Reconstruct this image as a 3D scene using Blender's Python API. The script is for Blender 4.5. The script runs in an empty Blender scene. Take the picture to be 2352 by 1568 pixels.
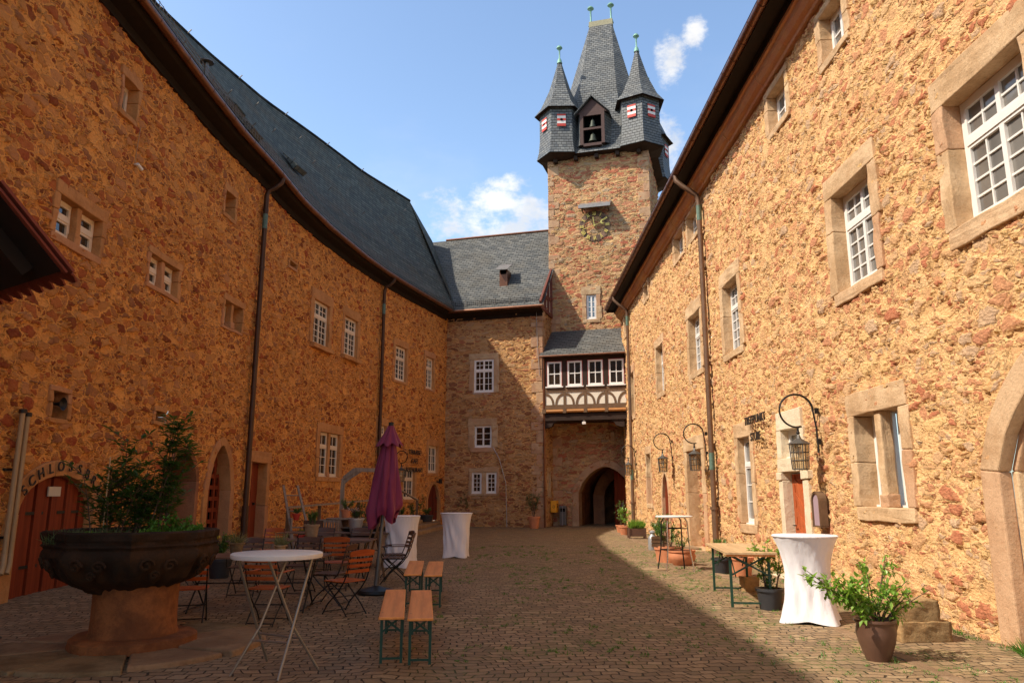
import bpy, bmesh, math, random
import numpy as np
from mathutils import Vector, Matrix, noise
R = math.radians
random.seed(7)
SC = bpy.context.scene
COL = SC.collection
# ------------------------------------------------------------------ camera, sky, sun, exposure
CAM_H = 1.65
PITCH = math.atan(351 / 1730)
cd = bpy.data.cameras.new("camera"); cam = bpy.data.objects.new("camera", cd); COL.objects.link(cam)
cam.location = (0, 0, CAM_H); cam.rotation_euler = (R(90) + PITCH, 0, 0)
cd.sensor_width = 36; cd.lens = 1730 / 2352 * 36; cd.clip_start = .05; cd.clip_end = 2000
SC.camera = cam
SUN = Vector((1, .32, -1.18)).normalized()          # direction the light travels
sl = bpy.data.lights.new("sun", 'SUN'); sl.energy = 4.8; sl.angle = R(.5); sl.color = (1, .90, .76)
so = bpy.data.objects.new("sun", sl); COL.objects.link(so); so.rotation_euler = SUN.to_track_quat('-Z', 'Y').to_euler(); so.location = (0, 0, 60)
el = math.asin(-SUN.z); az = math.atan2(-SUN.x, -SUN.y)
wd = bpy.data.worlds.new("World"); SC.world = wd; wd.use_nodes = True
SC.view_settings.view_transform = 'Standard'; SC.view_settings.look = 'None'; SC.view_settings.gamma = 1
SC.view_settings.exposure = 0.32


class NT:
    """small helper to write node trees"""
    def __init__(s, tree):
        s.t = tree; s.t.nodes.clear()
    def n(s, typ, **kw):
        nd = s.t.nodes.new(typ); ins = kw.pop('i', {})
        for k, v in kw.items(): setattr(nd, k, v)
        for k, v in ins.items():
            sock = nd.inputs[k]
            if isinstance(v, bpy.types.NodeSocket): s.t.links.new(v, sock)
            else: sock.default_value = v
        return nd
    def m(s, op, a, b=0.0, c=0.0, clamp=False):
        nd = s.n('ShaderNodeMath', operation=op, use_clamp=clamp, i={0: a, 1: b, 2: c}); return nd.outputs[0]
    def vm(s, op, a, b=(0, 0, 0)):
        nd = s.n('ShaderNodeVectorMath', operation=op, i={0: a, 1: b}); return nd.outputs[0]
    def mix(s, f, a, b, mode='MIX'):
        nd = s.n('ShaderNodeMix', data_type='RGBA', blend_type=mode)
        for k, v in ((0, f), (6, a), (7, b)):
            if isinstance(v, bpy.types.NodeSocket): s.t.links.new(v, nd.inputs[k])
            else: nd.inputs[k].default_value = v if k == 0 else (tuple(v) + (1,))[:4]
        return nd.outputs[2]
    def noise(s, vec, scale, detail=3, rough=.55, col=False):
        nd = s.n('ShaderNodeTexNoise', i={'Vector': vec, 'Scale': scale, 'Detail': detail, 'Roughness': rough})
        return nd.outputs['Color' if col else 'Fac']
    def ss(s, x, a, b):
        nd = s.n('ShaderNodeMapRange', interpolation_type='SMOOTHSTEP', i={0: x, 1: a, 2: b, 3: 0.0, 4: 1.0}); return nd.outputs[0]
    def ramp(s, f, stops, interp='LINEAR'):
        nd = s.n('ShaderNodeValToRGB', i={0: f}); cr = nd.color_ramp; cr.interpolation = interp
        while len(cr.elements) < len(stops): cr.elements.new(.5)
        for e, (p, c) in zip(cr.elements, stops): e.position = p; e.color = tuple(c) + (1,)
        return nd.outputs[0]


def world_sky():
    t = NT(wd.node_tree)
    sky = t.n('ShaderNodeTexSky', sky_type='NISHITA', sun_disc=False, sun_elevation=el, sun_rotation=az, air_density=1.0, dust_density=1.6, ozone_density=1.5)
    d = t.n('ShaderNodeTexCoord').outputs['Generated']
    def blob(c, sx, sz):
        c = Vector(c).normalized()
        v = t.vm('MULTIPLY', t.vm('SUBTRACT', d, tuple(c)), (1 / sx, 1 / sx, 1 / sz))
        ln = t.n('ShaderNodeVectorMath', operation='LENGTH', i={0: v}).outputs['Value']
        return t.m('SUBTRACT', 1, ln, clamp=True)
    bl = [((-.07, .93, .347), .11, .05), ((.01, .93, .343), .12, .045), ((-.02, .925, .372), .07, .03), ((.195, .832, .517), .027, .055), ((.222, .82, .545), .022, .03), ((.002, .92, .395), .045, .018), ((.19, .88, .44), .04, .06),
          ((-.7, .8, .5), .3, .1), ((.9, .5, .4), .4, .15), ((.5, -.8, .4), .6, .2), ((-.6, -.8, .5), .5, .2)]
    m = None
    for b in bl:
        x = blob(*b); m = x if m is None else t.m('MAXIMUM', m, x)
    w = t.vm('ADD', d, t.vm('SCALE', t.noise(d, 5, 2, col=True), (0, 0, 0)))
    nz = t.noise(t.vm('MULTIPLY', d, (1, 1, 1.5)), 13, 8, .66)
    k = t.m('ADD', t.m('MULTIPLY', m, .55), t.m('MULTIPLY', t.m('SUBTRACT', nz, .5), 2.1))
    k = t.m('MULTIPLY', t.ss(k, .16, .62), t.ss(m, 0, .25))
    thin = t.m('MULTIPLY', t.ss(t.noise(t.vm('MULTIPLY', d, (1, 1, 2.2)), 3.2, 6, .6), .5, .85), .16)
    k = t.m('MAXIMUM', t.m('MULTIPLY', k, .75), thin)
    shade = t.noise(d, 14, 4)
    cc = t.mix(t.ss(shade, .35, .65), (8.5, 8.3, 8.0), (12.0, 11.4, 10.4))
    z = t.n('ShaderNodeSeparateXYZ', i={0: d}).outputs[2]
    g = t.ramp(z, [(0, (2.0, 2.1, 2.1)), (.30, (2.75, 2.85, 2.8)), (.60, (2.5, 2.6, 2.6)), (.80, (1.4, 1.2, 1.0)), (1, (1.2, 1.02, .82))])  # sky regraded by height: brightened low, zenith dimmed and warmed to steer the shade
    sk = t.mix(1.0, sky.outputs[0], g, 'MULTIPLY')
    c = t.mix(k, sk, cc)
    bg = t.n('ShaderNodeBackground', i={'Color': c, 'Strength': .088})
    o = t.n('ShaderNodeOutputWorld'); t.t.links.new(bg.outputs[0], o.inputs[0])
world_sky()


# ------------------------------------------------------------------ calibrated rays (pixels of the 2352 wide view)
def ray(u, v):
    du = (u - 1176) / 1730; dv = (784 - v) / 1730
    return Vector((du, math.cos(PITCH) - dv * math.sin(PITCH), math.sin(PITCH) + dv * math.cos(PITCH)))
EYE = Vector((0, 0, CAM_H))
def atz(u, v, z): r = ray(u, v); return EYE + r * ((z - CAM_H) / r.z)
def atx(u, v, x): r = ray(u, v); return EYE + r * (x / r.x)
def aty(u, v, y): r = ray(u, v); return EYE + r * (y / r.y)
def sst(a, b, x):
    t = min(1, max(0, (x - a) / (b - a))); return t * t * (3 - 2 * t)
def gz(x, y):
    return .09 * sst(9, 14, y) + .24 * sst(-5.3, -6.8, x) * sst(15.5, 20, y) * (1 - sst(30, 36, y))
def gnd(u, v):
    z = 0
    for _ in range(12): p = atz(u, v, z); z = gz(p.x, p.y)
    return p


# ------------------------------------------------------------------ materials
MATS = {}
def mat(name, build, disp=False):
    if name in MATS: return MATS[name]
    m = bpy.data.materials.new(name); m.use_nodes = True
    t = NT(m.node_tree); bs = t.n('ShaderNodeBsdfPrincipled'); out = t.n('ShaderNodeOutputMaterial')
    t.t.links.new(bs.outputs[0], out.inputs[0])
    build(t, bs, out)
    if disp: m.displacement_method = 'BOTH'
    MATS[name] = m; return m
def setin(t, node, **kw):
    for k, v in kw.items():
        k = k.replace('_', ' ')
        if isinstance(v, bpy.types.NodeSocket): t.t.links.new(v, node.inputs[k])
        else: node.inputs[k].default_value = v
def bump(t, bs, h, strength=.5, dist=.01):
    b = t.n('ShaderNodeBump', i={'Height': h, 'Strength': strength, 'Distance': dist}); t.t.links.new(b.outputs[0], bs.inputs['Normal'])


def rubble(name, mortar, stones, vec_s=(1, 1, 1.6), big=2.6, small=5.6, cover=.05, dark=.25, amp=.05, mort2=None, hide=.4, soft=.45, bigshare=.5):
    """stones = list of colours picked per stone; hide = share of stones smeared over with mortar; soft = how far stones fade to mortar"""
    def b(t, bs, out):
        P = t.n('ShaderNodeTexCoord').outputs['Object']
        wob = t.vm('MULTIPLY', t.vm('SUBTRACT', t.noise(P, 2.2, 4, .65, col=True), (.5, .5, .5)), (.30, .30, .20))
        wob2 = t.vm('MULTIPLY', t.vm('SUBTRACT', t.noise(P, 10, 3, .6, col=True), (.5, .5, .5)), (.055, .055, .05))
        V = t.vm('MULTIPLY', t.vm('ADD', t.vm('ADD', P, wob), wob2), vec_s)
        reg = t.noise(P, .5, 3, .6)
        def layer(sc):
            e = t.n('ShaderNodeTexVoronoi', feature='DISTANCE_TO_EDGE', i={'Vector': V, 'Scale': sc}).outputs['Distance']
            f = t.n('ShaderNodeTexVoronoi', feature='F1', i={'Vector': V, 'Scale': sc})
            return e, t.n('ShaderNodeSeparateColor', i={0: f.outputs['Color']})
        e1, s1 = layer(big); e2, s2 = layer(small)
        V3 = t.vm('MULTIPLY', t.vm('ADD', P, wob2), (1, 1, 1.9))
        ch = t.n('ShaderNodeTexVoronoi', feature='F1', i={'Vector': V3, 'Scale': 15.0}); chip = ch.outputs['Distance']; chc = t.n('ShaderNodeSeparateColor', i={0: ch.outputs['Color']}).outputs[0]
        fine = t.noise(P, 16, 7, .72); fine2 = t.noise(P, 48, 4, .7)
        isb = t.m('GREATER_THAN', t.m('ADD', s1.outputs[0], t.m('MULTIPLY', t.m('SUBTRACT', reg, .5), 1.0)), 1 - bigshare)
        nb = t.m('SUBTRACT', 1, isb)
        sel = lambda a, c: t.m('ADD', t.m('MULTIPLY', a, isb), t.m('MULTIPLY', c, nb))
        jit = t.m('MULTIPLY', t.m('SUBTRACT', fine, .5), .13)
        e = t.m('ADD', sel(e1, t.m('MULTIPLY', e2, .85)), jit)
        rA = sel(s1.outputs[1], s2.outputs[1]); rB = sel(s1.outputs[2], s2.outputs[2])
        thr = t.m('ADD', cover, t.m('MULTIPLY', s2.outputs[0], .06))
        k = t.ss(e, t.m('SUBTRACT', thr, .035), t.m('ADD', thr, .045))
        vis = t.ss(t.m('ADD', rA, t.m('MULTIPLY', t.m('SUBTRACT', fine, .5), .5)), hide - .12, hide + .2)
        n = len(stones)
        sc = t.ramp(rB, [(i / n, c) for i, c in enumerate(stones)], 'CONSTANT')
        mc = t.mix(t.ss(t.noise(P, 1.1, 5, .65), .35, .68), mortar, mort2 or tuple(x * .74 for x in mortar))
        mc = t.mix(t.m('MULTIPLY', t.ss(chc, .5, .9), .12), mc, tuple(x * .7 for x in mortar))
        sc = t.mix(t.m('MULTIPLY', t.ss(t.noise(P, 7, 5, .7), .3, .7), soft), sc, mc)
        sc = t.mix(t.m('MULTIPLY', t.ss(fine2, .42, .7), .3), sc, t.mix(.5, sc, (.06, .03, .02)))
        col = t.mix(t.m('MULTIPLY', k, vis), mc, sc)
        pits = t.m('MULTIPLY', t.ss(t.noise(t.vm('MULTIPLY', t.vm('ADD', P, wob2), (1, 1, 1.5)), 8.5, 5, .75), .40, .34), t.m('SUBTRACT', 1, t.m('MULTIPLY', k, .6)))
        crev = t.m('MULTIPLY', t.ss(t.m('ABSOLUTE', t.m('SUBTRACT', e, thr)), .022, .0), t.ss(t.noise(P, 4.1, 4, .65), .47, .60))
        dk = t.m('MAXIMUM', pits, crev)
        col = t.mix(t.m('MULTIPLY', dk, dark), col, tuple(x * .22 for x in mortar))  # shadow in pits and crevices is painted into the wall colour
        stain = t.ss(t.noise(t.vm('MULTIPLY', P, (1, 1, .35)), .8, 4, .6), .52, .75)
        col = t.mix(t.m('MULTIPLY', stain, .22), col, tuple(x * .45 for x in mortar))
        setin(t, bs, Base_Color=col, Roughness=.95); bs.inputs['Specular IOR Level'].default_value = .1
        h = t.m('MULTIPLY', t.m('ADD', k, t.m('MULTIPLY', t.ss(e, .0, .22), .5)), t.m('SUBTRACT', t.m('MULTIPLY', rA, 1.5), .35))
        h = t.m('ADD', h, t.m('MULTIPLY', t.m('SUBTRACT', fine, .5), .42))
        h = t.m('SUBTRACT', h, t.m('MULTIPLY', t.ss(chip, .1, .75), .16))
        h = t.m('ADD', h, t.m('MULTIPLY', t.m('SUBTRACT', chc, .5), .30))
        h = t.m('SUBTRACT', h, t.m('MULTIPLY', dk, .7))
        h = t.m('ADD', h, t.m('MULTIPLY', t.m('SUBTRACT', t.noise(P, 3.5, 3, .6), .5), .9))
        dn = t.n('ShaderNodeDisplacement', i={'Height': h, 'Midlevel': .45, 'Scale': amp}); t.t.links.new(dn.outputs[0], out.inputs['Displacement'])
        bump(t, bs, t.m('ADD', fine2, t.m('MULTIPLY', t.noise(P, 130, 3, .7), .5)), .55, .012)
    return mat(name, b, True)

BUFF = (.56, .40, .22); PINK = (.47, .25, .16); RED = (.36, .14, .075); BRN = (.26, .15, .08); GREY = (.32, .26, .20); OCH = (.60, .36, .13); DRK = (.16, .075, .045)
M_right = rubble('rubble_right', (.84, .53, .25), [(.62, .35, .17), (.56, .24, .13), (.72, .46, .23), (.58, .27, .14), (.66, .40, .21), (.56, .37, .23), (.50, .17, .09), (.78, .50, .22), (.62, .30, .15)], vec_s=(1, 1, 1.9), dark=.75, amp=.038, hide=.15, soft=.22, cover=.05, mort2=(.72, .43, .19), big=3.1, small=6.4)
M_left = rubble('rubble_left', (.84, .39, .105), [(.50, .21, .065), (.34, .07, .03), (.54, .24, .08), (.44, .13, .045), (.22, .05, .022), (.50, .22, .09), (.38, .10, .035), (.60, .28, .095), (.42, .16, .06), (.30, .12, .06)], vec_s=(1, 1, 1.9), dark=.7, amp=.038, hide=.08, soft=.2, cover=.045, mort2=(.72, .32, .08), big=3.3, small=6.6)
M_wing = rubble('rubble_wing', (.68, .39, .16), [(.48, .24, .10), (.26, .10, .05), (.54, .31, .15), (.40, .15, .075), (.30, .13, .07), (.46, .28, .15), (.54, .32, .16), (.38, .15, .08)], vec_s=(1, 1, 2.4), big=2.4, small=4.8, cover=.045, dark=.8, amp=.055, hide=.03, soft=.15)
M_tower = rubble('rubble_tower', (.68, .44, .21), [(.52, .27, .15), (.50, .16, .09), (.56, .34, .19), (.44, .13, .08), (.52, .21, .12), (.44, .31, .20), (.36, .12, .07), (.58, .36, .17)], vec_s=(1, 1, 2.6), big=2.1, small=4.2, cover=.03, dark=.8, amp=.055, hide=.03, soft=.15)


def dressed(name, c1, c2, rough=.85, pit=.35):
    def b(t, bs, out):
        P = t.n('ShaderNodeTexCoord').outputs['Object']
        oi = t.n('ShaderNodeObjectInfo').outputs['Random']
        col = t.mix(t.ss(t.noise(P, 1.6, 6, .7), .38, .62), c1, c2)
        col = t.mix(t.m('MULTIPLY', t.ss(t.noise(t.vm('MULTIPLY', P, (1, 1, .5)), 5, 5, .75), .5, .75), .35), col, tuple(x * .55 for x in c2))
        att = t.n('ShaderNodeAttribute', attribute_name='tint').outputs['Fac']
        col = t.mix(t.m('MULTIPLY', att, .55), col, (.50, .24, .14))
        f = t.noise(P, 30, 5, .7)
        col = t.mix(t.m('MULTIPLY', t.ss(f, .5, .75), pit), col, tuple(x * .45 for x in c1))
        setin(t, bs, Base_Color=col, Roughness=rough); bs.inputs['Specular IOR Level'].default_value = .2
        bump(t, bs, t.m('ADD', f, t.m('MULTIPLY', t.noise(P, 6, 3), 1.5)), .55, .02)
    return mat(name, b)
M_sand = dressed('sandstone', (.66, .46, .27), (.50, .32, .17), pit=.5)
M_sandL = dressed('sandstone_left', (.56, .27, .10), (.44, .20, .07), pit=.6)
M_quoin = dressed('quoin_stone', (.48, .31, .18), (.38, .21, .12), pit=.6)
M_sandW = dressed('sandstone_wing', (.52, .37, .22), (.42, .26, .14), pit=.5)
M_pale = dressed('pale_sandstone', (.76, .64, .46), (.70, .56, .38), pit=.15)
M_cornice = dressed('red_sandstone', (.52, .22, .10), (.60, .32, .12))
M_fount = dressed('weathered_stone', (.052, .026, .012), (.024, .015, .009), pit=.7)
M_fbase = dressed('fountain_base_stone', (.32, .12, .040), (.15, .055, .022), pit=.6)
M_flag = dressed('paving_stone', (.27, .19, .10), (.15, .10, .05), pit=.4)
M_step = dressed('step_stone', (.38, .26, .15), (.28, .18, .10))


def plain(name, c, rough=.5, metal=0, var=.25, scale=8, bmp=0., spec=.5, c2=None):
    def b(t, bs, out):
        P = t.n('ShaderNodeTexCoord').outputs['Object']
        f = t.noise(P, scale, 4, .6)
        col = t.mix(t.m('MULTIPLY', t.ss(f, .3, .7), var if c2 is None else 1), c, c2 or tuple(x * .5 for x in c))
        setin(t, bs, Base_Color=col, Roughness=rough, Metallic=metal); bs.inputs['Specular IOR Level'].default_value = spec
        if bmp: bump(t, bs, t.noise(P, scale * 4, 3), bmp, .01)
    return mat(name, b)
M_white = plain('white_paint', (.80, .77, .72), .45, var=.12, scale=3)
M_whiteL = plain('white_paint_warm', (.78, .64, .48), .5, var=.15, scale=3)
M_copper = plain('brown_copper', (.20, .085, .045), .38, .6, var=.5, scale=3)
M_pipeL = plain('dark_copper_pipe', (.075, .035, .02), .45, .4, var=.5, scale=3)
M_pipeR = plain('grey_brown_pipe', (.22, .13, .08), .45, .4, var=.5, scale=3)
M_patina = plain('green_patina', (.12, .20, .15), .6, .1, var=.6, scale=14)
M_verdigris = plain('verdigris', (.20, .40, .30), .6, .1, var=.3, scale=12)
M_iron = plain('black_iron', (.025, .022, .02), .5, .5, var=.3)
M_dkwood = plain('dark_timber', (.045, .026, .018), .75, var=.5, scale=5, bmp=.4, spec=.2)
M_beam = plain('grey_brown_timber', (.17, .10, .055), .75, var=.5, scale=6, bmp=.4, spec=.2)
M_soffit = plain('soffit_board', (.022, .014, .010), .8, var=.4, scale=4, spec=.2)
M_plaster = plain('lime_plaster', (.76, .69, .56), .9, var=.12, scale=5, bmp=.3)
M_zinc = plain('zinc_sheet', (.30, .27, .24), .45, .5, var=.35, scale=6)
M_gold = plain('gilding', (.80, .58, .14), .35, .6, var=.1)
M_bell = plain('bronze', (.05, .06, .045), .6, .5, var=.4)
M_redpaint = plain('red_paint', (.55, .05, .03), .6, var=.2)
M_whpaint = plain('shutter_white', (.78, .74, .68), .6, var=.1)
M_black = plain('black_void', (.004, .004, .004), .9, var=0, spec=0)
M_tile = plain('clay_tile', (.20, .035, .018), .7, var=.5, scale=6, bmp=.4)
M_terra = plain('terracotta', (.58, .22, .10), .75, var=.3, scale=5, bmp=.2)
M_terra2 = plain('brown_glaze', (.13, .065, .04), .4, var=.45, scale=4)
M_plasticpot = plain('black_plastic', (.035, .035, .038), .5, var=.2)
M_galv = plain('galvanised', (.42, .42, .42), .45, .5, var=.3, scale=5)
M_soil = plain('soil', (.05, .032, .02), .95, var=.5, scale=20, bmp=.8)
M_steel = plain('grey_steel_tube', (.33, .31, .27), .35, .7, var=.25)
M_chrome = plain('polished_tube', (.62, .60, .57), .22, .9, var=.1)
M_green = plain('green_steel', (.014, .06, .035), .45, .2, var=.25)
M_frame = plain('dark_frame', (.02, .022, .022), .45, .5, var=.3)
M_letter = plain('rusty_letter_iron', (.05, .036, .028), .6, .3, var=.4)
M_lamp = plain('lantern_metal', (.14, .13, .115), .5, .6, var=.5, scale=20)
M_yellow = plain('yellow_box', (.80, .38, .015), .5, var=.1)
M_cream = plain('cream_pipe', (.40, .26, .13), .5, var=.2)
M_grey = plain('grey_metal', (.16, .15, .14), .4, .6, var=.3)
M_paper = plain('paper', (.62, .56, .46), .8, var=.1)
M_cabinet = plain('cabinet_panel', (.42, .30, .34), .3, var=.1)


def cloth(name, c, rough=.85, sheen=.3):
    def b(t, bs, out):
        P = t.n('ShaderNodeTexCoord').outputs['Object']
        f = t.noise(t.vm('MULTIPLY', P, (1, 1, .35)), 5, 4)
        col = t.mix(t.m('MULTIPLY', f, .25), c, tuple(x * .8 for x in c))
        setin(t, bs, Base_Color=col, Roughness=rough, Sheen_Weight=sheen)
        bump(t, bs, t.m('ADD', t.m('ABSOLUTE', t.m('SUBTRACT', t.noise(t.vm('MULTIPLY', P, (1, 1, .3)), 7, 3), .5)), t.m('MULTIPLY', t.noise(P, 300, 1), .04)), .7, .03)
    return mat(name, b)
M_stretch = cloth('white_stretch_cloth', (.80, .77, .78))
M_parasol = cloth('purple_cloth', (.19, .012, .055), .7, .1)


def wood(name, c1, c2, axis=1, rough=.5, spec=.4):
    def b(t, bs, out):
        P = t.n('ShaderNodeTexCoord').outputs['Object']
        s = [26, 26, 26]; s[axis] = 1.4
        f = t.noise(t.vm('MULTIPLY', P, tuple(s)), 1, 5, .65)
        pl = t.noise(t.vm('MULTIPLY', P, tuple([9 if i != axis else .3 for i in range(3)])), 1, 1)
        col = t.mix(t.ss(f, .35, .65), c1, c2)
        col = t.mix(t.m('MULTIPLY', t.ss(pl, .45, .6), .3), col, tuple(x * .55 for x in c2))
        kn = t.n('ShaderNodeTexVoronoi', i={'Vector': t.vm('MULTIPLY', P, tuple([7 if i != axis else 2.2 for i in range(3)])), 'Scale': 1.0}).outputs['Distance']
        col = t.mix(t.m('MULTIPLY', t.ss(kn, .13, .06), .7), col, (.16, .05, .02))
        setin(t, bs, Base_Color=col, Roughness=rough); bs.inputs['Specular IOR Level'].default_value = spec
        bump(t, bs, f, .25, .004)
    return mat(name, b)
M_bench = wood('orange_pine', (.90, .36, .085), (.76, .27, .055), 1, .4)
M_beer = wood('pale_pine', (.62, .42, .22), (.50, .32, .16), 1, .6)
M_chair = wood('varnished_red_wood', (.52, .12, .026), (.36, .07, .018), 0, .3)
M_chairb = wood('weathered_brown_wood', (.13, .06, .035), (.08, .04, .025), 0, .5)
M_tabw = wood('weathered_table_wood', (.20, .115, .075), (.13, .075, .05), 0, .5)
M_greyw = wood('silvered_wood', (.34, .26, .19), (.24, .18, .13), 2, .7)
M_door = wood('red_door_paint', (.24, .042, .014), (.18, .03, .010), 2, .6, .2)
M_doorR = wood('orange_red_door', (.50, .12, .035), (.40, .085, .025), 2, .55, .3)
M_doorD = wood('dark_red_door', (.16, .025, .012), (.11, .018, .01), 2, .6, .2)


def m_glass(name, c, c2=None, bars=0):
    def b(t, bs, out):
        P = t.n('ShaderNodeTexCoord').outputs['Object']
        f = t.noise(P, .9, 2)
        col = t.mix(t.ss(f, .35, .65), c, c2 or tuple(x * .6 for x in c))
        setin(t, bs, Base_Color=col, Roughness=.06); bs.inputs['Specular IOR Level'].default_value = .8
        bump(t, bs, t.noise(P, 1.6, 2), .12, .05)
    return mat(name, b)
M_glassR = m_glass('window_glass_bright', (.20, .185, .165), (.12, .11, .10))
M_glassD = m_glass('window_glass_dark', (.035, .025, .018), (.02, .014, .01))
M_lglass = m_glass('lantern_glass', (.42, .30, .18), (.3, .22, .14))


def slate(name, c1, c2, c3, bw=.30, bh=.17, rot=0, rough=.45):
    def b(t, bs, out):
        uv = t.n('ShaderNodeUVMap').outputs[0]
        mp = t.n('ShaderNodeMapping', i={0: uv, 2: (0, 0, rot)}).outputs[0]
        P = t.n('ShaderNodeTexCoord').outputs['Object']
        mp = t.vm('ADD', mp, t.vm('MULTIPLY', t.vm('SUBTRACT', t.noise(P, 1.2, 3, .5, True), (.5, .5, .5)), (.08, .05, 0)))
        br = t.n('ShaderNodeTexBrick', offset=.5, i={'Vector': mp, 'Color1': (0, 0, 0, 1), 'Color2': (1, 1, 1, 1), 'Mortar': (.5, .5, .5, 1), 'Scale': 1, 'Mortar Size': .011, 'Mortar Smooth': .2, 'Brick Width': bw, 'Row Height': bh})
        sx = t.n('ShaderNodeSeparateXYZ', i={0: mp}).outputs[1]
        saw = t.m('FRACT', t.m('DIVIDE', sx, bh))
        v = t.n('ShaderNodeSeparateColor', i={0: br.outputs[0]}).outputs[0]
        col = t.mix(v, c1, c2)
        col = t.mix(t.m('MULTIPLY', t.ss(t.noise(t.vm('MULTIPLY', P, (1, 1, .6)), 2.2, 5, .7), .55, .72), .5), col, tuple(x * 1.5 for x in c3))
        col = t.mix(t.m('MULTIPLY', t.ss(t.noise(P, .7, 4), .45, .7), .6), col, c3)
        col = t.mix(t.m('MULTIPLY', t.ss(t.noise(P, 20, 3), .5, .75), .3), col, tuple(x * 1.5 for x in c2))
        col = t.mix(t.m('MULTIPLY', br.outputs['Fac'], .85), col, (.012, .012, .012))
        col = t.mix(t.m('MULTIPLY', t.ss(saw, .22, .04), .85), col, (.012, .012, .013))
        setin(t, bs, Base_Color=col, Roughness=t.m('ADD', rough, t.m('MULTIPLY', v, .2))); bs.inputs['Specular IOR Level'].default_value = .15
        h = t.m('ADD', t.m('MULTIPLY', t.m('SUBTRACT', 1, saw), 1.0), t.m('MULTIPLY', v, .5))
        h = t.m('SUBTRACT', h, t.m('MULTIPLY', br.outputs['Fac'], 1.0))
        h = t.m('ADD', h, t.m('MULTIPLY', t.noise(P, 30, 3), .25))
        bump(t, bs, h, 1.0, .035)
    return mat(name, b)
M_slateL = slate('slate_left', (.065, .074, .066), (.155, .162, .14), (.14, .105, .07), bw=.36, bh=.26, rough=.72)
M_slateW = slate('slate_wing', (.085, .09, .09), (.16, .16, .15), (.12, .11, .09), bw=.34, bh=.20)
M_slateT = slate('slate_tower', (.095, .105, .115), (.19, .195, .19), (.13, .13, .125), bw=.26, bh=.165)


def foliage_mat(name, c1, c2, tr=.35):
    def b(t, bs, out):
        g = t.n('ShaderNodeNewGeometry').outputs['Random Per Island']
        col = t.mix(g, c1, c2)
        df = t.n('ShaderNodeBsdfDiffuse', i={0: col}); tl = t.n('ShaderNodeBsdfTranslucent', i={0: t.mix(.5, col, (.25, .45, .04))})
        gl = t.n('ShaderNodeBsdfGlossy', i={0: (.7, .75, .6, 1), 1: .4})
        mx = t.n('ShaderNodeMixShader', i={0: tr, 1: df.outputs[0], 2: tl.outputs[0]})
        mx2 = t.n('ShaderNodeMixShader', i={0: .06, 1: mx.outputs[0], 2: gl.outputs[0]})
        t.t.links.new(mx2.outputs[0], out.inputs[0])
    return mat(name, b)
M_leafB = foliage_mat('leaf_bright', (.17, .34, .035), (.30, .48, .07), .45)
M_leafM = foliage_mat('leaf_mid', (.06, .14, .025), (.11, .22, .04))
M_leafD = foliage_mat('leaf_dark', (.03, .075, .02), (.06, .13, .03))
M_leafO = foliage_mat('leaf_olive', (.07, .10, .04), (.14, .17, .08))
M_herb = foliage_mat('herb_green', (.055, .17, .02), (.10, .26, .03))
M_dry = foliage_mat('dry_grass_leaf', (.20, .19, .08), (.30, .27, .13), .2)
M_petal = foliage_mat('petal_yellow', (.8, .55, .02), (.85, .65, .05), .2)
M_petalr = foliage_mat('petal_red', (.6, .02, .02), (.7, .05, .03), .2)
M_petalp = foliage_mat('petal_pale', (.5, .36, .34), (.6, .45, .42), .2)
M_stem = plain('stem_brown', (.12, .07, .04), .8, var=.4)


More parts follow.
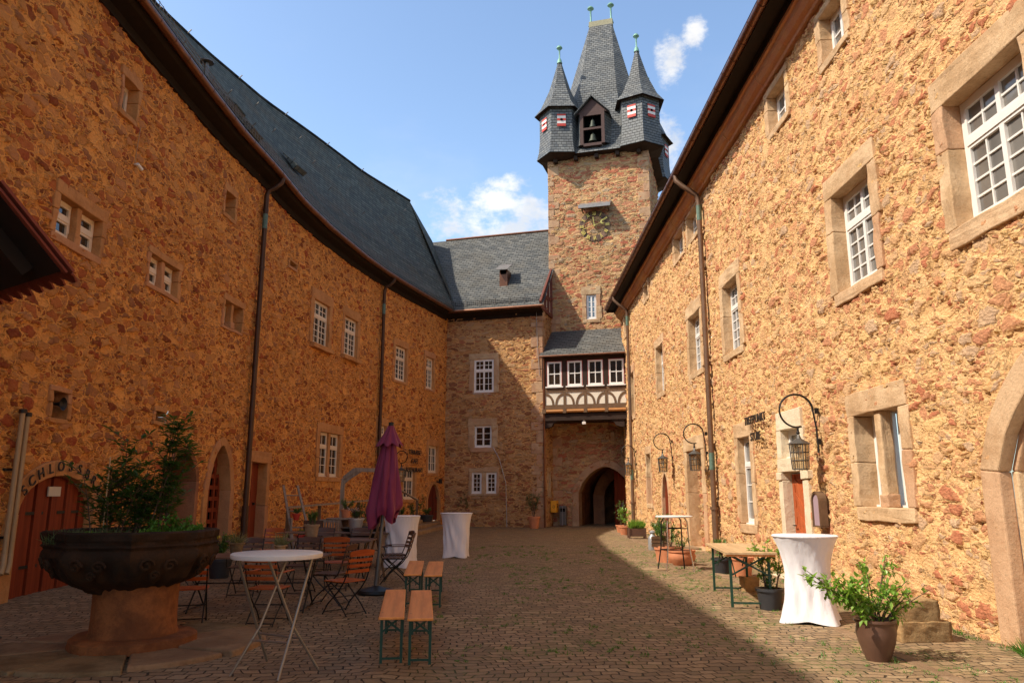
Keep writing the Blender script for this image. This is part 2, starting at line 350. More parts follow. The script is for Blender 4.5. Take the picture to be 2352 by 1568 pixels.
def cobble(t, bs, out):
    P = t.n('ShaderNodeTexCoord').outputs['Object']
    wob = t.vm('MULTIPLY', t.vm('SUBTRACT', t.noise(P, 1.1, 2, .5, True), (.5, .5, .5)), (.5, .45, 0))
    wob2 = t.vm('MULTIPLY', t.vm('SUBTRACT', t.noise(P, 9, 2, .5, True), (.5, .5, .5)), (.05, .04, 0))
    V = t.vm('ADD', t.vm('ADD', P, wob), wob2)
    V = t.n('ShaderNodeMapping', i={0: V, 2: (0, 0, R(-5))}).outputs[0]
    br = t.n('ShaderNodeTexBrick', offset=.5, i={'Vector': V, 'Color1': (0, 0, 0, 1), 'Color2': (1, 1, 1, 1), 'Mortar': (.5, .5, .5, 1), 'Scale': 1, 'Mortar Size': .010, 'Mortar Smooth': .8, 'Bias': 0, 'Brick Width': .16, 'Row Height': .132})
    v = t.n('ShaderNodeSeparateColor', i={0: br.outputs[0]}).outputs[0]
    col = t.ramp(v, [(0, (.20, .135, .070)), (.3, (.30, .195, .10)), (.55, (.25, .17, .092)), (.75, (.34, .22, .115)), (1, (.39, .275, .15))])
    col = t.mix(t.m('MULTIPLY', t.ss(t.noise(P, 25, 4), .4, .7), .35), col, (.12, .08, .055))
    big = t.noise(P, .5, 4, .6)
    col = t.mix(t.m('MULTIPLY', t.ss(big, .45, .7), .35), col, (.30, .20, .13))
    # moss and grass in the joints, more of it down the middle and to the right
    sep = t.n('ShaderNodeSeparateXYZ', i={0: P})
    band = t.m('MULTIPLY', t.ss(sep.outputs[0], -2.5, 1.2), t.ss(t.noise(P, .9, 4, .65), .46, .66))
    jo = br.outputs['Fac']
    jc = t.mix(t.m('MULTIPLY', band, .9), (.045, .032, .018), (.10, .15, .025))
    col = t.mix(jo, col, jc)
    spill = t.m('MULTIPLY', t.m('MULTIPLY', band, t.ss(t.noise(P, 18, 4, .7), .52, .62)), .75)
    col = t.mix(spill, col, (.12, .15, .03))
    setin(t, bs, Base_Color=col, Roughness=t.m('ADD', .62, t.m('MULTIPLY', t.noise(P, 12, 3), .25))); bs.inputs['Specular IOR Level'].default_value = .35
    h = t.m('MULTIPLY', t.m('SUBTRACT', 1, jo), t.m('ADD', .75, t.m('MULTIPLY', v, .5)))
    h = t.m('ADD', h, t.m('MULTIPLY', t.noise(P, 35, 4, .7), .30))
    h = t.m('ADD', h, t.m('MULTIPLY', t.noise(P, 6, 3, .6), .5))
    bump(t, bs, h, .9, .022)
M_cobble = mat('cobbles', cobble)


# ------------------------------------------------------------------ mesh builder and objects
class MB:
    def __init__(s): s.v = []; s.f = []; s.uv = {}; s.tint = {}
    def add(s, vs, fs, uvs=None, tint=None):
        b = len(s.v); s.v += [tuple(x) for x in vs]
        for i, f in enumerate(fs):
            if uvs: s.uv[len(s.f)] = uvs[i]
            if tint: s.tint[len(s.f)] = tint
            s.f.append(tuple(b + k for k in f))
        return s
    def box(s, lo, hi, M=None, tint=None, taper=0):
        x0, y0, z0 = lo; x1, y1, z1 = hi
        vs = [Vector(p) for p in ((x0, y0, z0), (x1, y0, z0), (x1, y1, z0), (x0, y1, z0), (x0, y0, z1), (x1, y0, z1), (x1, y1, z1), (x0, y1, z1))]
        if M is not None: vs = [M @ p for p in vs]
        return s.add(vs, [(0, 3, 2, 1), (4, 5, 6, 7), (0, 1, 5, 4), (1, 2, 6, 5), (2, 3, 7, 6), (3, 0, 4, 7)], tint=tint)
    def bar(s, a, b, w, h, up=(0, 0, 1)):
        a = Vector(a); b = Vector(b); d = (b - a); L = d.length; d.normalize(); up = Vector(up)
        x = d.cross(up)
        if x.length < 1e-4: x = d.cross(Vector((1, 0, 0)))
        x.normalize(); y = x.cross(d)
        M = Matrix(((x.x, d.x, y.x, a.x), (x.y, d.y, y.y, a.y), (x.z, d.z, y.z, a.z), (0, 0, 0, 1)))
        return s.box((-w / 2, 0, -h / 2), (w / 2, L, h / 2), M)
    def tube(s, pts, r, seg=8, cap=True, M=None):
        pts = [Vector(p) for p in pts]
        if M is not None: pts = [M @ p for p in pts]
        n = len(pts); rs = r if isinstance(r, (list, tuple)) else [r] * n
        rings = []; prev = None
        for i, p in enumerate(pts):
            d = (pts[min(i + 1, n - 1)] - pts[max(i - 1, 0)]).normalized()
            if prev is None:
                a = d.cross(Vector((0, 0, 1)))
                if a.length < .05: a = d.cross(Vector((1, 0, 0)))
            else: a = prev - d * prev.dot(d)
            a.normalize(); prev = a; b = d.cross(a)
            rings.append([p + (a * math.cos(k * 2 * math.pi / seg) + b * math.sin(k * 2 * math.pi / seg)) * rs[i] for k in range(seg)])
        vs = [q for rg in rings for q in rg]; fs = []
        for i in range(n - 1):
            for k in range(seg):
                k2 = (k + 1) % seg; fs.append((i * seg + k, i * seg + k2, (i + 1) * seg + k2, (i + 1) * seg + k))
        if cap: fs.append(tuple(range(seg))[::-1]); fs.append(tuple((n - 1) * seg + k for k in range(seg)))
        return s.add(vs, fs)
    def lathe(s, prof, seg=24, M=None, fn=None, caps=True):
        vs = []; fs = []
        for i, (r, z) in enumerate(prof):
            for k in range(seg):
                a = k * 2 * math.pi / seg; rr = r if fn is None else fn(r, z, a, i)
                p = Vector((rr * math.cos(a), rr * math.sin(a), z)); vs.append(M @ p if M is not None else p)
        for i in range(len(prof) - 1):
            for k in range(seg):
                k2 = (k + 1) % seg; fs.append((i * seg + k, i * seg + k2, (i + 1) * seg + k2, (i + 1) * seg + k))
        if caps: fs.append(tuple(range(seg))[::-1]); fs.append(tuple((len(prof) - 1) * seg + k for k in range(seg)))
        return s.add(vs, fs)
    def prism(s, poly, d0, d1, M, tint=None):
        """poly = list of (a,c); extruded along local b from d0 to d1; M maps (a,b,c)"""
        n = len(poly); vs = [M @ Vector((a, d0, c)) for a, c in poly] + [M @ Vector((a, d1, c)) for a, c in poly]
        fs = [tuple(range(n))[::-1], tuple(range(n, 2 * n))] + [(i, (i + 1) % n, n + (i + 1) % n, n + i) for i in range(n)]
        return s.add(vs, fs, tint=tint)
    def strip(s, A, B, uv=True, v0=0.0):
        """ruled strip between two point lists"""
        n = len(A); A = [Vector(p) for p in A]; B = [Vector(p) for p in B]; vs = A + B; fs = []; uvs = []; u = 0
        for i in range(n - 1):
            du = (A[i + 1] - A[i]).length; h0 = (B[i] - A[i]).length; h1 = (B[i + 1] - A[i + 1]).length
            fs.append((i, i + 1, n + i + 1, n + i)); uvs.append(((u, v0), (u + du, v0), (u + du, v0 + h1), (u, v0 + h0))); u += du
        return s.add(vs, fs, uvs if uv else None)
    def build(s, name, m, parent=None, smooth=False, recalc=True, bevel=0, loc=None, rough=0):
        me = bpy.data.meshes.new(name)
        vs = s.v
        if loc is not None: L = Vector(loc); vs = [tuple(Vector(p) - L) for p in vs]
        me.from_pydata(vs, [], s.f)
        if s.uv:
            ul = me.uv_layers.new(name='UVMap')
            for p in me.polygons:
                if p.index in s.uv:
                    for k, li in enumerate(p.loop_indices): ul.data[li].uv = s.uv[p.index][k]
        if s.tint:
            at = me.attributes.new('tint', 'FLOAT', 'FACE')
            for k, x in s.tint.items(): at.data[k].value = x
        if recalc:
            bm = bmesh.new(); bm.from_mesh(me); bmesh.ops.recalc_face_normals(bm, faces=bm.faces); bm.to_mesh(me); bm.free()
        if rough:
            bm = bmesh.new(); bm.from_mesh(me); bmesh.ops.subdivide_edges(bm, edges=[e for e in bm.edges if e.calc_length() > .1], cuts=4, use_grid_fill=True)
            for v in bm.verts:
                q = v.co; v.co = q + Vector((noise.noise(q * 3.1), noise.noise(q * 3.3 + Vector((9, 2, 4))), noise.noise(q * 2.9 + Vector((3, 7, 1))))) * rough + Vector((noise.noise(q * 14), noise.noise(q * 15 + Vector((5, 5, 5))), noise.noise(q * 13 + Vector((1, 8, 2))))) * rough * .45
            bm.to_mesh(me); bm.free()
        if smooth:
            me.shade_smooth() if hasattr(me, 'shade_smooth') else [setattr(p, 'use_smooth', True) for p in me.polygons]
            try: me.set_sharp_from_angle(angle=R(40))
            except Exception: pass
        me.materials.append(m)
        o = bpy.data.objects.new(name, me); COL.objects.link(o)
        if loc is not None and parent is None: o.location = loc
        if parent is not None: o.parent = parent
        if bevel:
            md = o.modifiers.new('bevel', 'BEVEL'); md.width = bevel; md.segments = 2; md.limit_method = 'ANGLE'
        return o


def tag(o, label, cat, group=None, kind=None):
    o['label'] = label
    if cat: o['category'] = cat
    if group: o['group'] = group
    if kind: o['kind'] = kind
    return o
def structure(o): o['kind'] = 'structure'; return o
def empty(name, label, cat, loc=(0, 0, 0), rz=0, group=None):
    o = bpy.data.objects.new(name, None); COL.objects.link(o); o.location = loc; o.rotation_euler = (0, 0, rz); o.empty_display_size = .2
    return tag(o, label, cat, group)
def dup(root, loc, rz, label, group=None):
    r = root.copy(); COL.objects.link(r); r.location = loc; r.rotation_euler = (0, 0, rz); r['label'] = label
    if group: r['group'] = group
    for ch in list(root.children):
        c = ch.copy(); COL.objects.link(c); c.parent = r
        for g in ch.children: d = g.copy(); COL.objects.link(d); d.parent = c
    return r


# ------------------------------------------------------------------ ground
def build_ground():
    xs = list(np.arange(-9, 8.01, .25)); ys = list(np.arange(-4, 42.01, .25))
    xs = [-200, -60, -20] + xs + [20, 60, 200]; ys = [-200, -60, -15] + ys + [60, 200, 600]
    vs = [(x, y, gz(x, y)) for y in ys for x in xs]; n = len(xs)
    fs = [(j * n + i, j * n + i + 1, (j + 1) * n + i + 1, (j + 1) * n + i) for j in range(len(ys) - 1) for i in range(n - 1)]
    o = MB().add(vs, fs).build('ground', M_cobble, smooth=True); o['label'] = 'cobbled courtyard floor with grass in the joints'; structure(o)
build_ground()


# ------------------------------------------------------------------ walls with openings
class Wall:
    """path seen from the courtyard, s runs to the viewer's right; N points to the courtyard"""
    def __init__(w, pts):
        w.p = [Vector((x, y, 0)) for x, y in pts]; w.s = [0]
        for a, b in zip(w.p, w.p[1:]): w.s.append(w.s[-1] + (b - a).length)
    def T(w, s):
        i = max(0, min(len(w.p) - 2, next((k for k in range(len(w.s) - 1) if s < w.s[k + 1]), len(w.s) - 2)))
        return (w.p[i + 1] - w.p[i]).normalized(), i
    def P(w, s, z=0, d=0):
        T, i = w.T(s); N = T.cross(Vector((0, 0, 1)))
        return w.p[i] + T * (s - w.s[i]) + Vector((0, 0, z)) + N * d
    def sN(w, s):   # smoothed normal
        a = w.P(s + .6); b = w.P(s - .6); T = (a - b).normalized(); return T.cross(Vector((0, 0, 1)))
    def M(w, s, z=0, flat=True):
        a = w.P(s + .5); b = w.P(s - .5); T = (a - b).normalized(); N = T.cross(Vector((0, 0, 1))); p = w.P(s, z)
        return Matrix(((T.x, N.x, 0, p.x), (T.y, N.y, 0, p.y), (T.z, N.z, 1, p.z), (0, 0, 0, 1)))
    def hit(w, u, v):
        r = ray(u, v)
        for i in range(len(w.p) - 1):
            A = w.p[i]; d = w.p[i + 1] - A; den = d.x * r.y - d.y * r.x
            if abs(den) < 1e-9: continue
            t = (r.x * A.y - r.y * A.x) / den
            lo = -1e9 if i == 0 else 0; hi = 1e9 if i == len(w.p) - 2 else 1
            if lo <= t <= hi:
                Q = A + d * t; k = Q.x / r.x if abs(r.x) > 1e-3 else Q.y / r.y
                if k > 0: return w.s[i] + t * d.length, CAM_H + r.z * k
        return None


def inpoly(poly, x, y):
    c = False; n = len(poly); j = n - 1
    for i in range(n):
        if (poly[i][1] > y) != (poly[j][1] > y) and x < (poly[j][0] - poly[i][0]) * (y - poly[i][1]) / (poly[j][1] - poly[i][1]) + poly[i][0]: c = not c
        j = i
    return c


def wall_mesh(name, W, s0, s1, ztop, holes, m, parent, z0=-.3, minstep=.05, kk=.0032, ztopfn=None):
    """lattice fine enough for real relief; cells whose centre lies in an opening are left out"""
    ss = [s0]
    while ss[-1] < s1:
        p = W.P(ss[-1]); d = math.hypot(p.x, p.y)
        st = max(minstep, d * kk) if p.y > 5 else .5
        ss.append(min(s1, ss[-1] + st))
    dmin = min(math.hypot(*W.P(s).xy) for s in ss if W.P(s).y > 5)
    zs = [z0]
    while zs[-1] < ztop: zs.append(min(ztop, zs[-1] + max(minstep, dmin * kk * 1.15)))
    n = len(ss); V = []
    for z in zs:
        for s in ss:
            V.append(tuple(W.P(s, z)))
    F = []
    sc = [(a + b) / 2 for a, b in zip(ss, ss[1:])]; zc = [(a + b) / 2 for a, b in zip(zs, zs[1:])]
    blocked = np.zeros((len(zc), len(sc)), bool)
    for h in holes:
        a0 = min(p[0] for p in h); a1 = max(p[0] for p in h); b0 = min(p[1] for p in h); b1 = max(p[1] for p in h)
        for i, s in enumerate(sc):
            if a0 <= s <= a1:
                for j, z in enumerate(zc):
                    if b0 <= z <= b1 and inpoly(h, s, z): blocked[j, i] = True
    for j in range(len(zc)):
        for i in range(len(sc)):
            if not blocked[j, i]: F.append((j * n + i, j * n + i + 1, (j + 1) * n + i + 1, (j + 1) * n + i))
    me = bpy.data.meshes.new(name); me.from_pydata(V, [], F); me.materials.append(m)
    me.polygons.foreach_set('use_smooth', [True] * len(me.polygons))
    o = bpy.data.objects.new(name, me); COL.objects.link(o); o.parent = parent
    return o


def arch_pts(a0, a1, z0, zs, kind='round', rise=None, n=14):
    """inner profile from bottom left over the top to bottom right"""
    w = (a1 - a0) / 2; c = (a0 + a1) / 2; rise = rise or w; pts = [(a0, z0), (a0, zs)]
    if kind == 'round':
        for i in range(1, n): t = math.pi * (1 - i / n); pts.append((c + w * math.cos(t), zs + rise * math.sin(t)))
    elif kind == 'pointed':
        for i in range(1, n):
            t = i / n
            x = -1 + 2 * t; h = rise * (1 - abs(x) ** 1.7) ** .72
            pts.append((c + w * x, zs + h))
    return pts + [(a1, zs), (a1, z0)]
def offset_pts(pts, d):
    out = []
    n = len(pts)
    for i, p in enumerate(pts):
        a = pts[max(0, i - 1)]; b = pts[min(n - 1, i + 1)]; tx, tz = b[0] - a[0], b[1] - a[1]; L = math.hypot(tx, tz) or 1
        out.append((p[0] - tz / L * d, p[1] + tx / L * d))
    out[0] = (out[0][0], pts[0][1]); out[-1] = (out[-1][0], pts[-1][1])
    return out
def arch_ring(mb, pts, wid, d0, d1, M, step=2):
    outer = offset_pts(pts, wid); n = len(pts); i = 0; rnd = random.Random(int(wid * 1000) + n)
    cuts = [0]
    while cuts[-1] < n - 1: cuts.append(min(n - 1, cuts[-1] + (1 if cuts[-1] == 0 else step)))
    for a, b in zip(cuts, cuts[1:]):
        poly = [pts[k] for k in range(a, b + 1)] + [outer[k] for k in range(b, a - 1, -1)]
        mb.prism(poly, d0, d1 + rnd.uniform(-.006, .006), M, tint=rnd.choice([.001, .001, .25, .7]))


HOLES = {}
def surround(W, a0, a1, z0, z1, parent, m, sw=.2, lint=.35, sill=.2, depth=.32, proud=.03, mullion=0, sillout=0, name='stone_surround', seed=0):
    """lintel, two-block jambs and sill round a square opening, as one stone frame"""
    HOLES.setdefault(id(W), []).append([(a0 - .06, z0 - .06), (a1 + .06, z0 - .06), (a1 + .06, z1 + .06), (a0 - .06, z1 + .06)])
    c = (a0 + a1) / 2; M = W.M(c); mb = MB(); rnd = random.Random(seed + int(a0 * 31 + z0 * 7))
    j = lambda q=.03: rnd.uniform(-q, q)
    x0, x1 = a0 - c, a1 - c
    tt = lambda: rnd.choice([.001, .001, .001, .1, .2, .8])
    mb.box((x0 - sw + j(), -depth, z1), (x1 + sw + j(), proud + .004, z1 + lint + j()), M, tint=tt())
    for sgn in (-1, 1):
        zm = z0 + (z1 - z0) * rnd.uniform(.4, .65)
        for (b0, b1) in ((z0, zm - .004), (zm + .004, z1 - .003)):
            e = sw + j(.035)
            if sgn < 0: mb.box((x0 - e, -depth, b0), (x0, proud + j(.004), b1), M, tint=tt())
            else: mb.box((x1, -depth, b0), (x1 + e, proud + j(.004), b1), M, tint=tt())
    if sill: mb.box((x0 - sw * .7 + j(), -depth, z0 - sill), (x1 + sw * .7 + j(), proud + sillout + .002, z0 - .003), M, tint=tt())
    if mullion:
        mb.box((-mullion / 2, -depth + .04 if depth < .4 else -.19, z0), (mullion / 2, -.02, z1 - .002), M, tint=tt())
        mb.box((-mullion / 2 - .03, -depth + .02 if depth < .4 else -.195, z0), (mullion / 2 + .03, -.0, z0 + .18), M, tint=tt())
    return mb.build(name, m, parent, bevel=.014, rough=.022)


def casement(mb, gl, x0, x1, z0, z1, M, d, cas=2, transom=0.66, cols=2, rl=4, ru=2, fw=.065, mw=.026, lead=False):
    """white frame with casements; panes go to gl"""
    b0, b1 = -d, -d + .06
    mb.box((x0, b0, z0), (x0 + fw, b1, z1), M); mb.box((x1 - fw, b0, z0), (x1, b1, z1), M)
    mb.box((x0 + fw, b0, z1 - fw), (x1 - fw, b1, z1), M); mb.box((x0 + fw, b0, z0), (x1 - fw, b1 + .01, z0 + fw * 1.3), M)
    mb.box((x0 - .0, b1 + .011, z0 - .01), (x1, b1 + .055, z0 + .025), M)
    zt = z0 + (z1 - z0) * transom if transom else None
    if zt: mb.box((x0 + fw, b0, zt - fw * .6), (x1 - fw, b1 + .025, zt + fw * .6), M)
    fields = [(z0 + fw * 1.3, (zt - fw * .6) if zt else z1 - fw, rl)] + ([(zt + fw * .6, z1 - fw, ru)] if zt else [])
    wi = (x1 - x0 - 2 * fw)
    for (a, b, rows) in fields:
        for k in range(cas):
            u0 = x0 + fw + wi * k / cas; u1 = x0 + fw + wi * (k + 1) / cas
            cw = .04
            mb.box((u0, b0 + .01, a), (u0 + cw, b1 + .012, b), M); mb.box((u1 - cw, b0 + .01, a), (u1, b1 + .012, b), M)
            mb.box((u0 + cw, b0 + .01, a), (u1 - cw, b1 + .010, a + cw), M); mb.box((u0 + cw, b0 + .01, b - cw), (u1 - cw, b1 + .010, b), M)
            for q in range(1, cols): x = u0 + cw + (u1 - u0 - 2 * cw) * q / cols; mb.box((x - mw / 2, b0 + .02, a + cw), (x + mw / 2, b1 - .005, b - cw), M)
            for q in range(1, rows): z = a + cw + (b - a - 2 * cw) * q / rows; mb.box((u0 + cw, b0 + .022, z - mw / 2), (u1 - cw, b1 - .008, z + mw / 2), M)
            gl.box((u0 + cw, b0 + .024, a + cw), (u1 - cw, b0 + .032, b - cw), M)


def window(W, a0, a1, z0, z1, parent, ms=None, mw=None, mg=None, d=.24, sw=.2, lint=.34, sill=.2, mull=0, cas=2, tr=.66, cols=2, rl=4, ru=2, sillout=0, label=None, frame=True, depth=None, fw=.065):
    c = (a0 + a1) / 2; M = W.M(c); f = MB(); g = MB(); ms = ms or M_sand; mw = mw or M_white; mg = mg or M_glassR
    x0, x1 = a0 - c, a1 - c
    if mull:
        casement(f, g, x0, -mull / 2 + .02, z0, z1, M, d, 1, tr, cols, rl, ru, fw=fw); casement(f, g, mull / 2 - .02, x1, z0, z1, M, d, 1, tr, cols, rl, ru, fw=fw)
    else: casement(f, g, x0, x1, z0, z1, M, d, cas, tr, cols, rl, ru, fw=fw)
    o = f.build('window', mw, parent)
    if label: o['label'] = label
    g.build('pane', mg, o)
    surround(W, a0, a1, z0, z1, o, ms, sw, lint, sill, depth or d + .1, mullion=mull, sillout=sillout)
    # dark room behind
    return o


# ------------------------------------------------------------------ the three ranges
PL = [(-7.65, -8), (-7.65, 16), (-7.6, 18.4), (-7.42, 20.6), (-7.3, 23.2), (-7.0, 25.6), (-6.4, 28.9), (-5.85, 31.2), (-4.85, 34.4), (-3.65, 38.0), (-3.38, 38.85)]
WL = Wall(PL)
WR = Wall([(5.5, 37.0), (5.5, -6)])
A16 = R(16); TW = Vector((math.cos(A16), -math.sin(A16), 0)); DW = Vector((math.sin(A16), math.cos(A16), 0))
W0 = Vector((-3.6, 38.8, 0)); W1 = W0 + TW * 5.35
WW = Wall([tuple((W0 - TW * .3).xy), tuple(W1.xy)])
WRET = Wall([tuple(W1.xy), tuple((W1 + DW * 2.15).xy)])       # return wall facing right
F0 = W1 + DW * 2.1; F1 = F0 + TW * 5.45; F0 = F0 - TW * .12
WF = Wall([tuple(F0.xy), tuple(F1.xy)]); WS = Wall([tuple(F1.xy), tuple((F1 + DW * 5.6).xy)])

B_left = empty('stone_building', 'long curved rubble stone range in shade with dark slate roof on the left', 'building', (-9, 14, 0))
B_right = empty('stone_building', 'sunlit rubble stone range with white windows and lanterns on the right', 'building', (8, 14, 0))
B_wing = empty('stone_building', 'rubble stone cross wing closing the yard beside the tower', 'building', tuple(W0 + DW * 3))
B_tower = empty('gate_tower', 'tall red stone gate tower with slate spire and corner turrets', 'tower', tuple(F0 + TW * 2.7 + DW * 2.7))
for b in (B_left, B_right, B_wing, B_tower):
    b['kind'] = 'thing'
def rel(parent):    # parts are modelled in world coordinates
    return parent
def reparent_fix():
    """parts were modelled in world space: cancel each Empty's own offset"""
    bpy.context.view_layer.update()

# to keep world-space modelling simple every building Empty keeps its place and its parts get the inverse matrix
INV = {}
def wp(o, root):
    o.matrix_parent_inverse = Matrix.Translation(-root.location); return o


def LW(u, v): return WL.hit(u, v)
def rectL(u0, v0, u1, v1):
    a = LW(u0, v0); b = LW(u1, v1); return a[0], b[0], b[1], a[1]

def build_left():
    P = B_left
    w = lambda q, **k: window(WL, *q, P, M_sandL, M_whiteL, M_glassD, **k)
    w(rectL(285, 173, 310, 280), d=.26, sw=.1, lint=.16, sill=.12, cas=1, tr=0, cols=1, rl=1, depth=.5)
    w(rectL(137, 445, 225, 590), d=.20, sw=.13, lint=.24, sill=.14, mull=.14, tr=.55, cols=1, rl=1, ru=1, depth=.48)
    w(rectL(347, 580, 405, 685), d=.20, sw=.12, lint=.18, sill=.10, mull=.14, tr=.55, cols=1, rl=1, ru=1, depth=.48)
    w(rectL(519, 436, 537, 505), d=.4, sw=.12, lint=.2, sill=.1, cas=1, tr=0, cols=1, rl=1, depth=.5)
    w(rectL(517, 688, 553, 765), d=.34, sw=.10, lint=.16, sill=.08, mull=.14, tr=0, cols=1, rl=1, depth=.5)
    w(rectL(722, 684, 753, 803), d=.16, sw=.24, lint=.38, sill=.16, sillout=.14, label='tall white window with jutting stone sill')
    w(rectL(793, 723, 819, 826), d=.16, sw=.22, lint=.36, sill=.16, sillout=.14)
    w(rectL(908, 791, 932, 879), d=.16, sw=.2, lint=.3, sill=.12)
    w(rectL(979, 818, 995, 896), d=.16, sw=.18, lint=.28, sill=.1)
    w(rectL(735, 990, 777, 1096), d=.16, sw=.24, lint=.32, sill=.16, mull=.14, tr=.68, cols=2, rl=3, ru=1, label='paired tall white windows behind the parasol')
    w(rectL(870, 975, 885, 1042), d=.16, sw=.18, lint=.3, sill=.12, rl=3)
    w(rectL(926, 1075, 951, 1146), d=.16, sw=.2, lint=.06, sill=.14, rl=2, ru=1)
    w(rectL(984, 1022, 1004, 1086), d=.16, sw=.18, lint=.3, sill=.14, rl=3, tr=0)
    # small dark openings
    for q, nm in ((rectL(122, 897, 150, 963), 'small stone-framed opening'), (rectL(357, 943, 376, 969), None), (rectL(665, 598, 680, 620), None)):
        a0, a1, z0, z1 = q
        o = surround(WL, a0, a1, z0, z1, P, M_sandL, .09, .10, .08, .4, proud=.028, name='wall_opening')
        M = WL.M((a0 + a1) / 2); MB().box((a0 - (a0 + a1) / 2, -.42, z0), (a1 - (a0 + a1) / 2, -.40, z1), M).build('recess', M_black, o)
    # vaulted cellar gate
    a0 = LW(12, 1390)[0]; a1 = LW(192, 1352)[0]; zt = 2.02 + .02
    zap = LW(143, 1092)[1]; c = (a0 + a1) / 2; M = WL.M(c)
    def arched(a0, a1, z0, zs, kind, rise, ring, dleaf, name, md, ms, planks=9, ring_m=True, grid=False, ddepth=.5, proud=.032, label=None):
        c = (a0 + a1) / 2; M = WL.M(c) if True else None
        pts = arch_pts(a0 - c, a1 - c, z0, zs, kind, rise)
        HOLES.setdefault(id(WL), []).append([(p[0] + c, p[1]) for p in offset_pts(pts, .06)])
        leaf = MB()
        n = planks; x0, x1 = a0 - c, a1 - c
        def ztop(x):
            for p, q in zip(pts[1:], pts[2:]):
                if p[0] <= x <= q[0] and q[0] > p[0]: return p[1] + (q[1] - p[1]) * (x - p[0]) / (q[0] - p[0])
            return zs
        if not grid:
            for k in range(n):
                u0 = x0 + (x1 - x0) * k / n; u1 = x0 + (x1 - x0) * (k + 1) / n; m = .016; off = .028 * (k % 2)
                xs = [u0 + m + (u1 - u0 - 2 * m) * i / 4 for i in range(5)]
                poly = [(u0 + m, z0 + .03), (u1 - m, z0 + .03)] + [(x, ztop(x)) for x in reversed(xs)]
                leaf.prism(poly, -dleaf - .04, -dleaf + off, M)
            leaf.prism([(x0, z0), (x1, z0)] + [(x, ztop(x)) for x in [x1 - (x1 - x0) * i / 16 for i in range(17)]], -dleaf - .07, -dleaf - .041, M)
        else:
            rows = 8; cols = 4; H = max(p[1] for p in pts)
            for k in range(cols + 1):
                x = x0 + (x1 - x0) * k / cols; xx = min(max(x, x0 + .05), x1 - .05); leaf.prism([(xx - .055, z0 + .02), (xx + .055, z0 + .02), (xx + .055, ztop(min(xx + .05, x1 - .01))), (xx - .055, ztop(max(xx - .05, x0 + .01)))], -dleaf - .05, -dleaf, M)
            for k in range(rows + 1):
                z = z0 + .1 + (H - z0 - .3) * k / rows; l = x0; r = x1
                while ztop(l) < z + .05 and l < 0: l += .02
                while ztop(r) < z + .05 and r > 0: r -= .02
                leaf.box((l, -dleaf - .046, z - .05), (r, -dleaf - .004, z + .05), M)
            bk = MB().prism([(x0, z0), (x1, z0)] + [(x, ztop(x)) for x in [x1 - (x1 - x0) * i / 16 for i in range(17)]], -dleaf - .12, -dleaf - .09, M)
        o = leaf.build('door', md, P)
        if label: o['label'] = label
        if grid: bk.build('lattice_backing', M_black, o)
        ir = MB()
        for zf in (.25, .68): ir.box((x0 + .06, -dleaf + .014, z0 + (zs - z0 + .6) * zf), (x0 + (x1 - x0) * .42, -dleaf + .022, z0 + (zs - z0 + .6) * zf + .05), M); ir.box((x1 - (x1 - x0) * .4, -dleaf + .014, z0 + (zs - z0 + .6) * zf), (x1 - .06, -dleaf + .022, z0 + (zs - z0 + .6) * zf + .05), M)
        if not grid: ir.build('hinge', M_iron, o)
        if ring: 
            rg = MB(); arch_ring(rg, pts, ring, -ddepth, proud, M); rg.build('stone_arch', ms, o, bevel=.012)
        return pts, M, c, o
    rise = zap - 1.35
    pts, M, c, o = arched(a0, a1, .0, 1.35, 'round', rise, .26, .16, 'door', M_door, M_sandL, 10, label='wide arched plank gate with iron hinges')
    MB().box((-.12, -.14, 1.62), (.22, -.115, 1.78), M).build('notice', M_paper, o)
    # round-headed niche passage with dark brick arch
    q0 = LW(388, 1060); q1 = LW(450, 1076)
    pts, M, c, o = arched(q0[0], q1[0], .15, 1.95, 'round', .62, .16, .75, 'door', M_doorD, M_fbase, 5, ddepth=.8, label='dark door deep inside a round brick arch')
    # pointed doorway with red lattice door
    q0 = LW(472, 1180); q1 = LW(524, 1180)
    zap = LW(505, 1022)[1]
    arched(q0[0], q1[0], .3, 1.75, 'pointed', zap - 1.75, .22, .28, 'door', M_door, M_sandL, 5, grid=True, label='red lattice door under a pointed stone arch')
    # plain red door beyond the downpipe
    a0, a1, z0, z1 = rectL(577, 1060, 604, 1215); z0 = .42
    c = (a0 + a1) / 2; M = WL.M(c); mb = MB()
    for k in range(5): x = (a0 - c) + (a1 - a0) * k / 5; mb.box((x + .004, -.30, z0 + .02), (x + (a1 - a0) / 5 - .004, -.26 + .006 * (k % 2), z1), M)
    o = mb.build('door', M_door, P); o['label'] = 'plain red plank door beside the downpipe'
    MB().box((.3, -.25, 1.35), (.38, -.2, 1.42), M).build('handle', M_iron, o)
    surround(WL, a0, a1, z0, z1, o, M_sandL, .26, .34, .14, .4, sillout=.35)
    # small arched dark red door by the corner
    q0 = LW(982, 1150); q1 = LW(1009, 1150)
    arched(q0[0], q1[0], .42, 1.35, 'pointed', .8, .14, .12, 'door', M_doorD, M_sandL, 5, label='small dark red pointed door near the inner corner')
    smax = WL.s[-1]
    wall_mesh('wall', WL, 0, smax, 11.2, HOLES.get(id(WL), []), M_left, P)
    # stepped plinth patches of mortar not modelled; eaves and roof follow
    def off(d, z, s0=0, s1=smax - .3, n=70): return [WL.P(s0 + (s1 - s0) * i / n, 0) + WL.sN(s0 + (s1 - s0) * i / n) * d + Vector((0, 0, z)) for i in range(n + 1)]
    sof = MB(); sof.strip(off(-.05, 10.78), off(.34, 10.86), False); sof.strip(off(.34, 10.86), off(.46, 10.98), False); sof.strip(off(.0, 10.62), off(.0, 10.82), False)
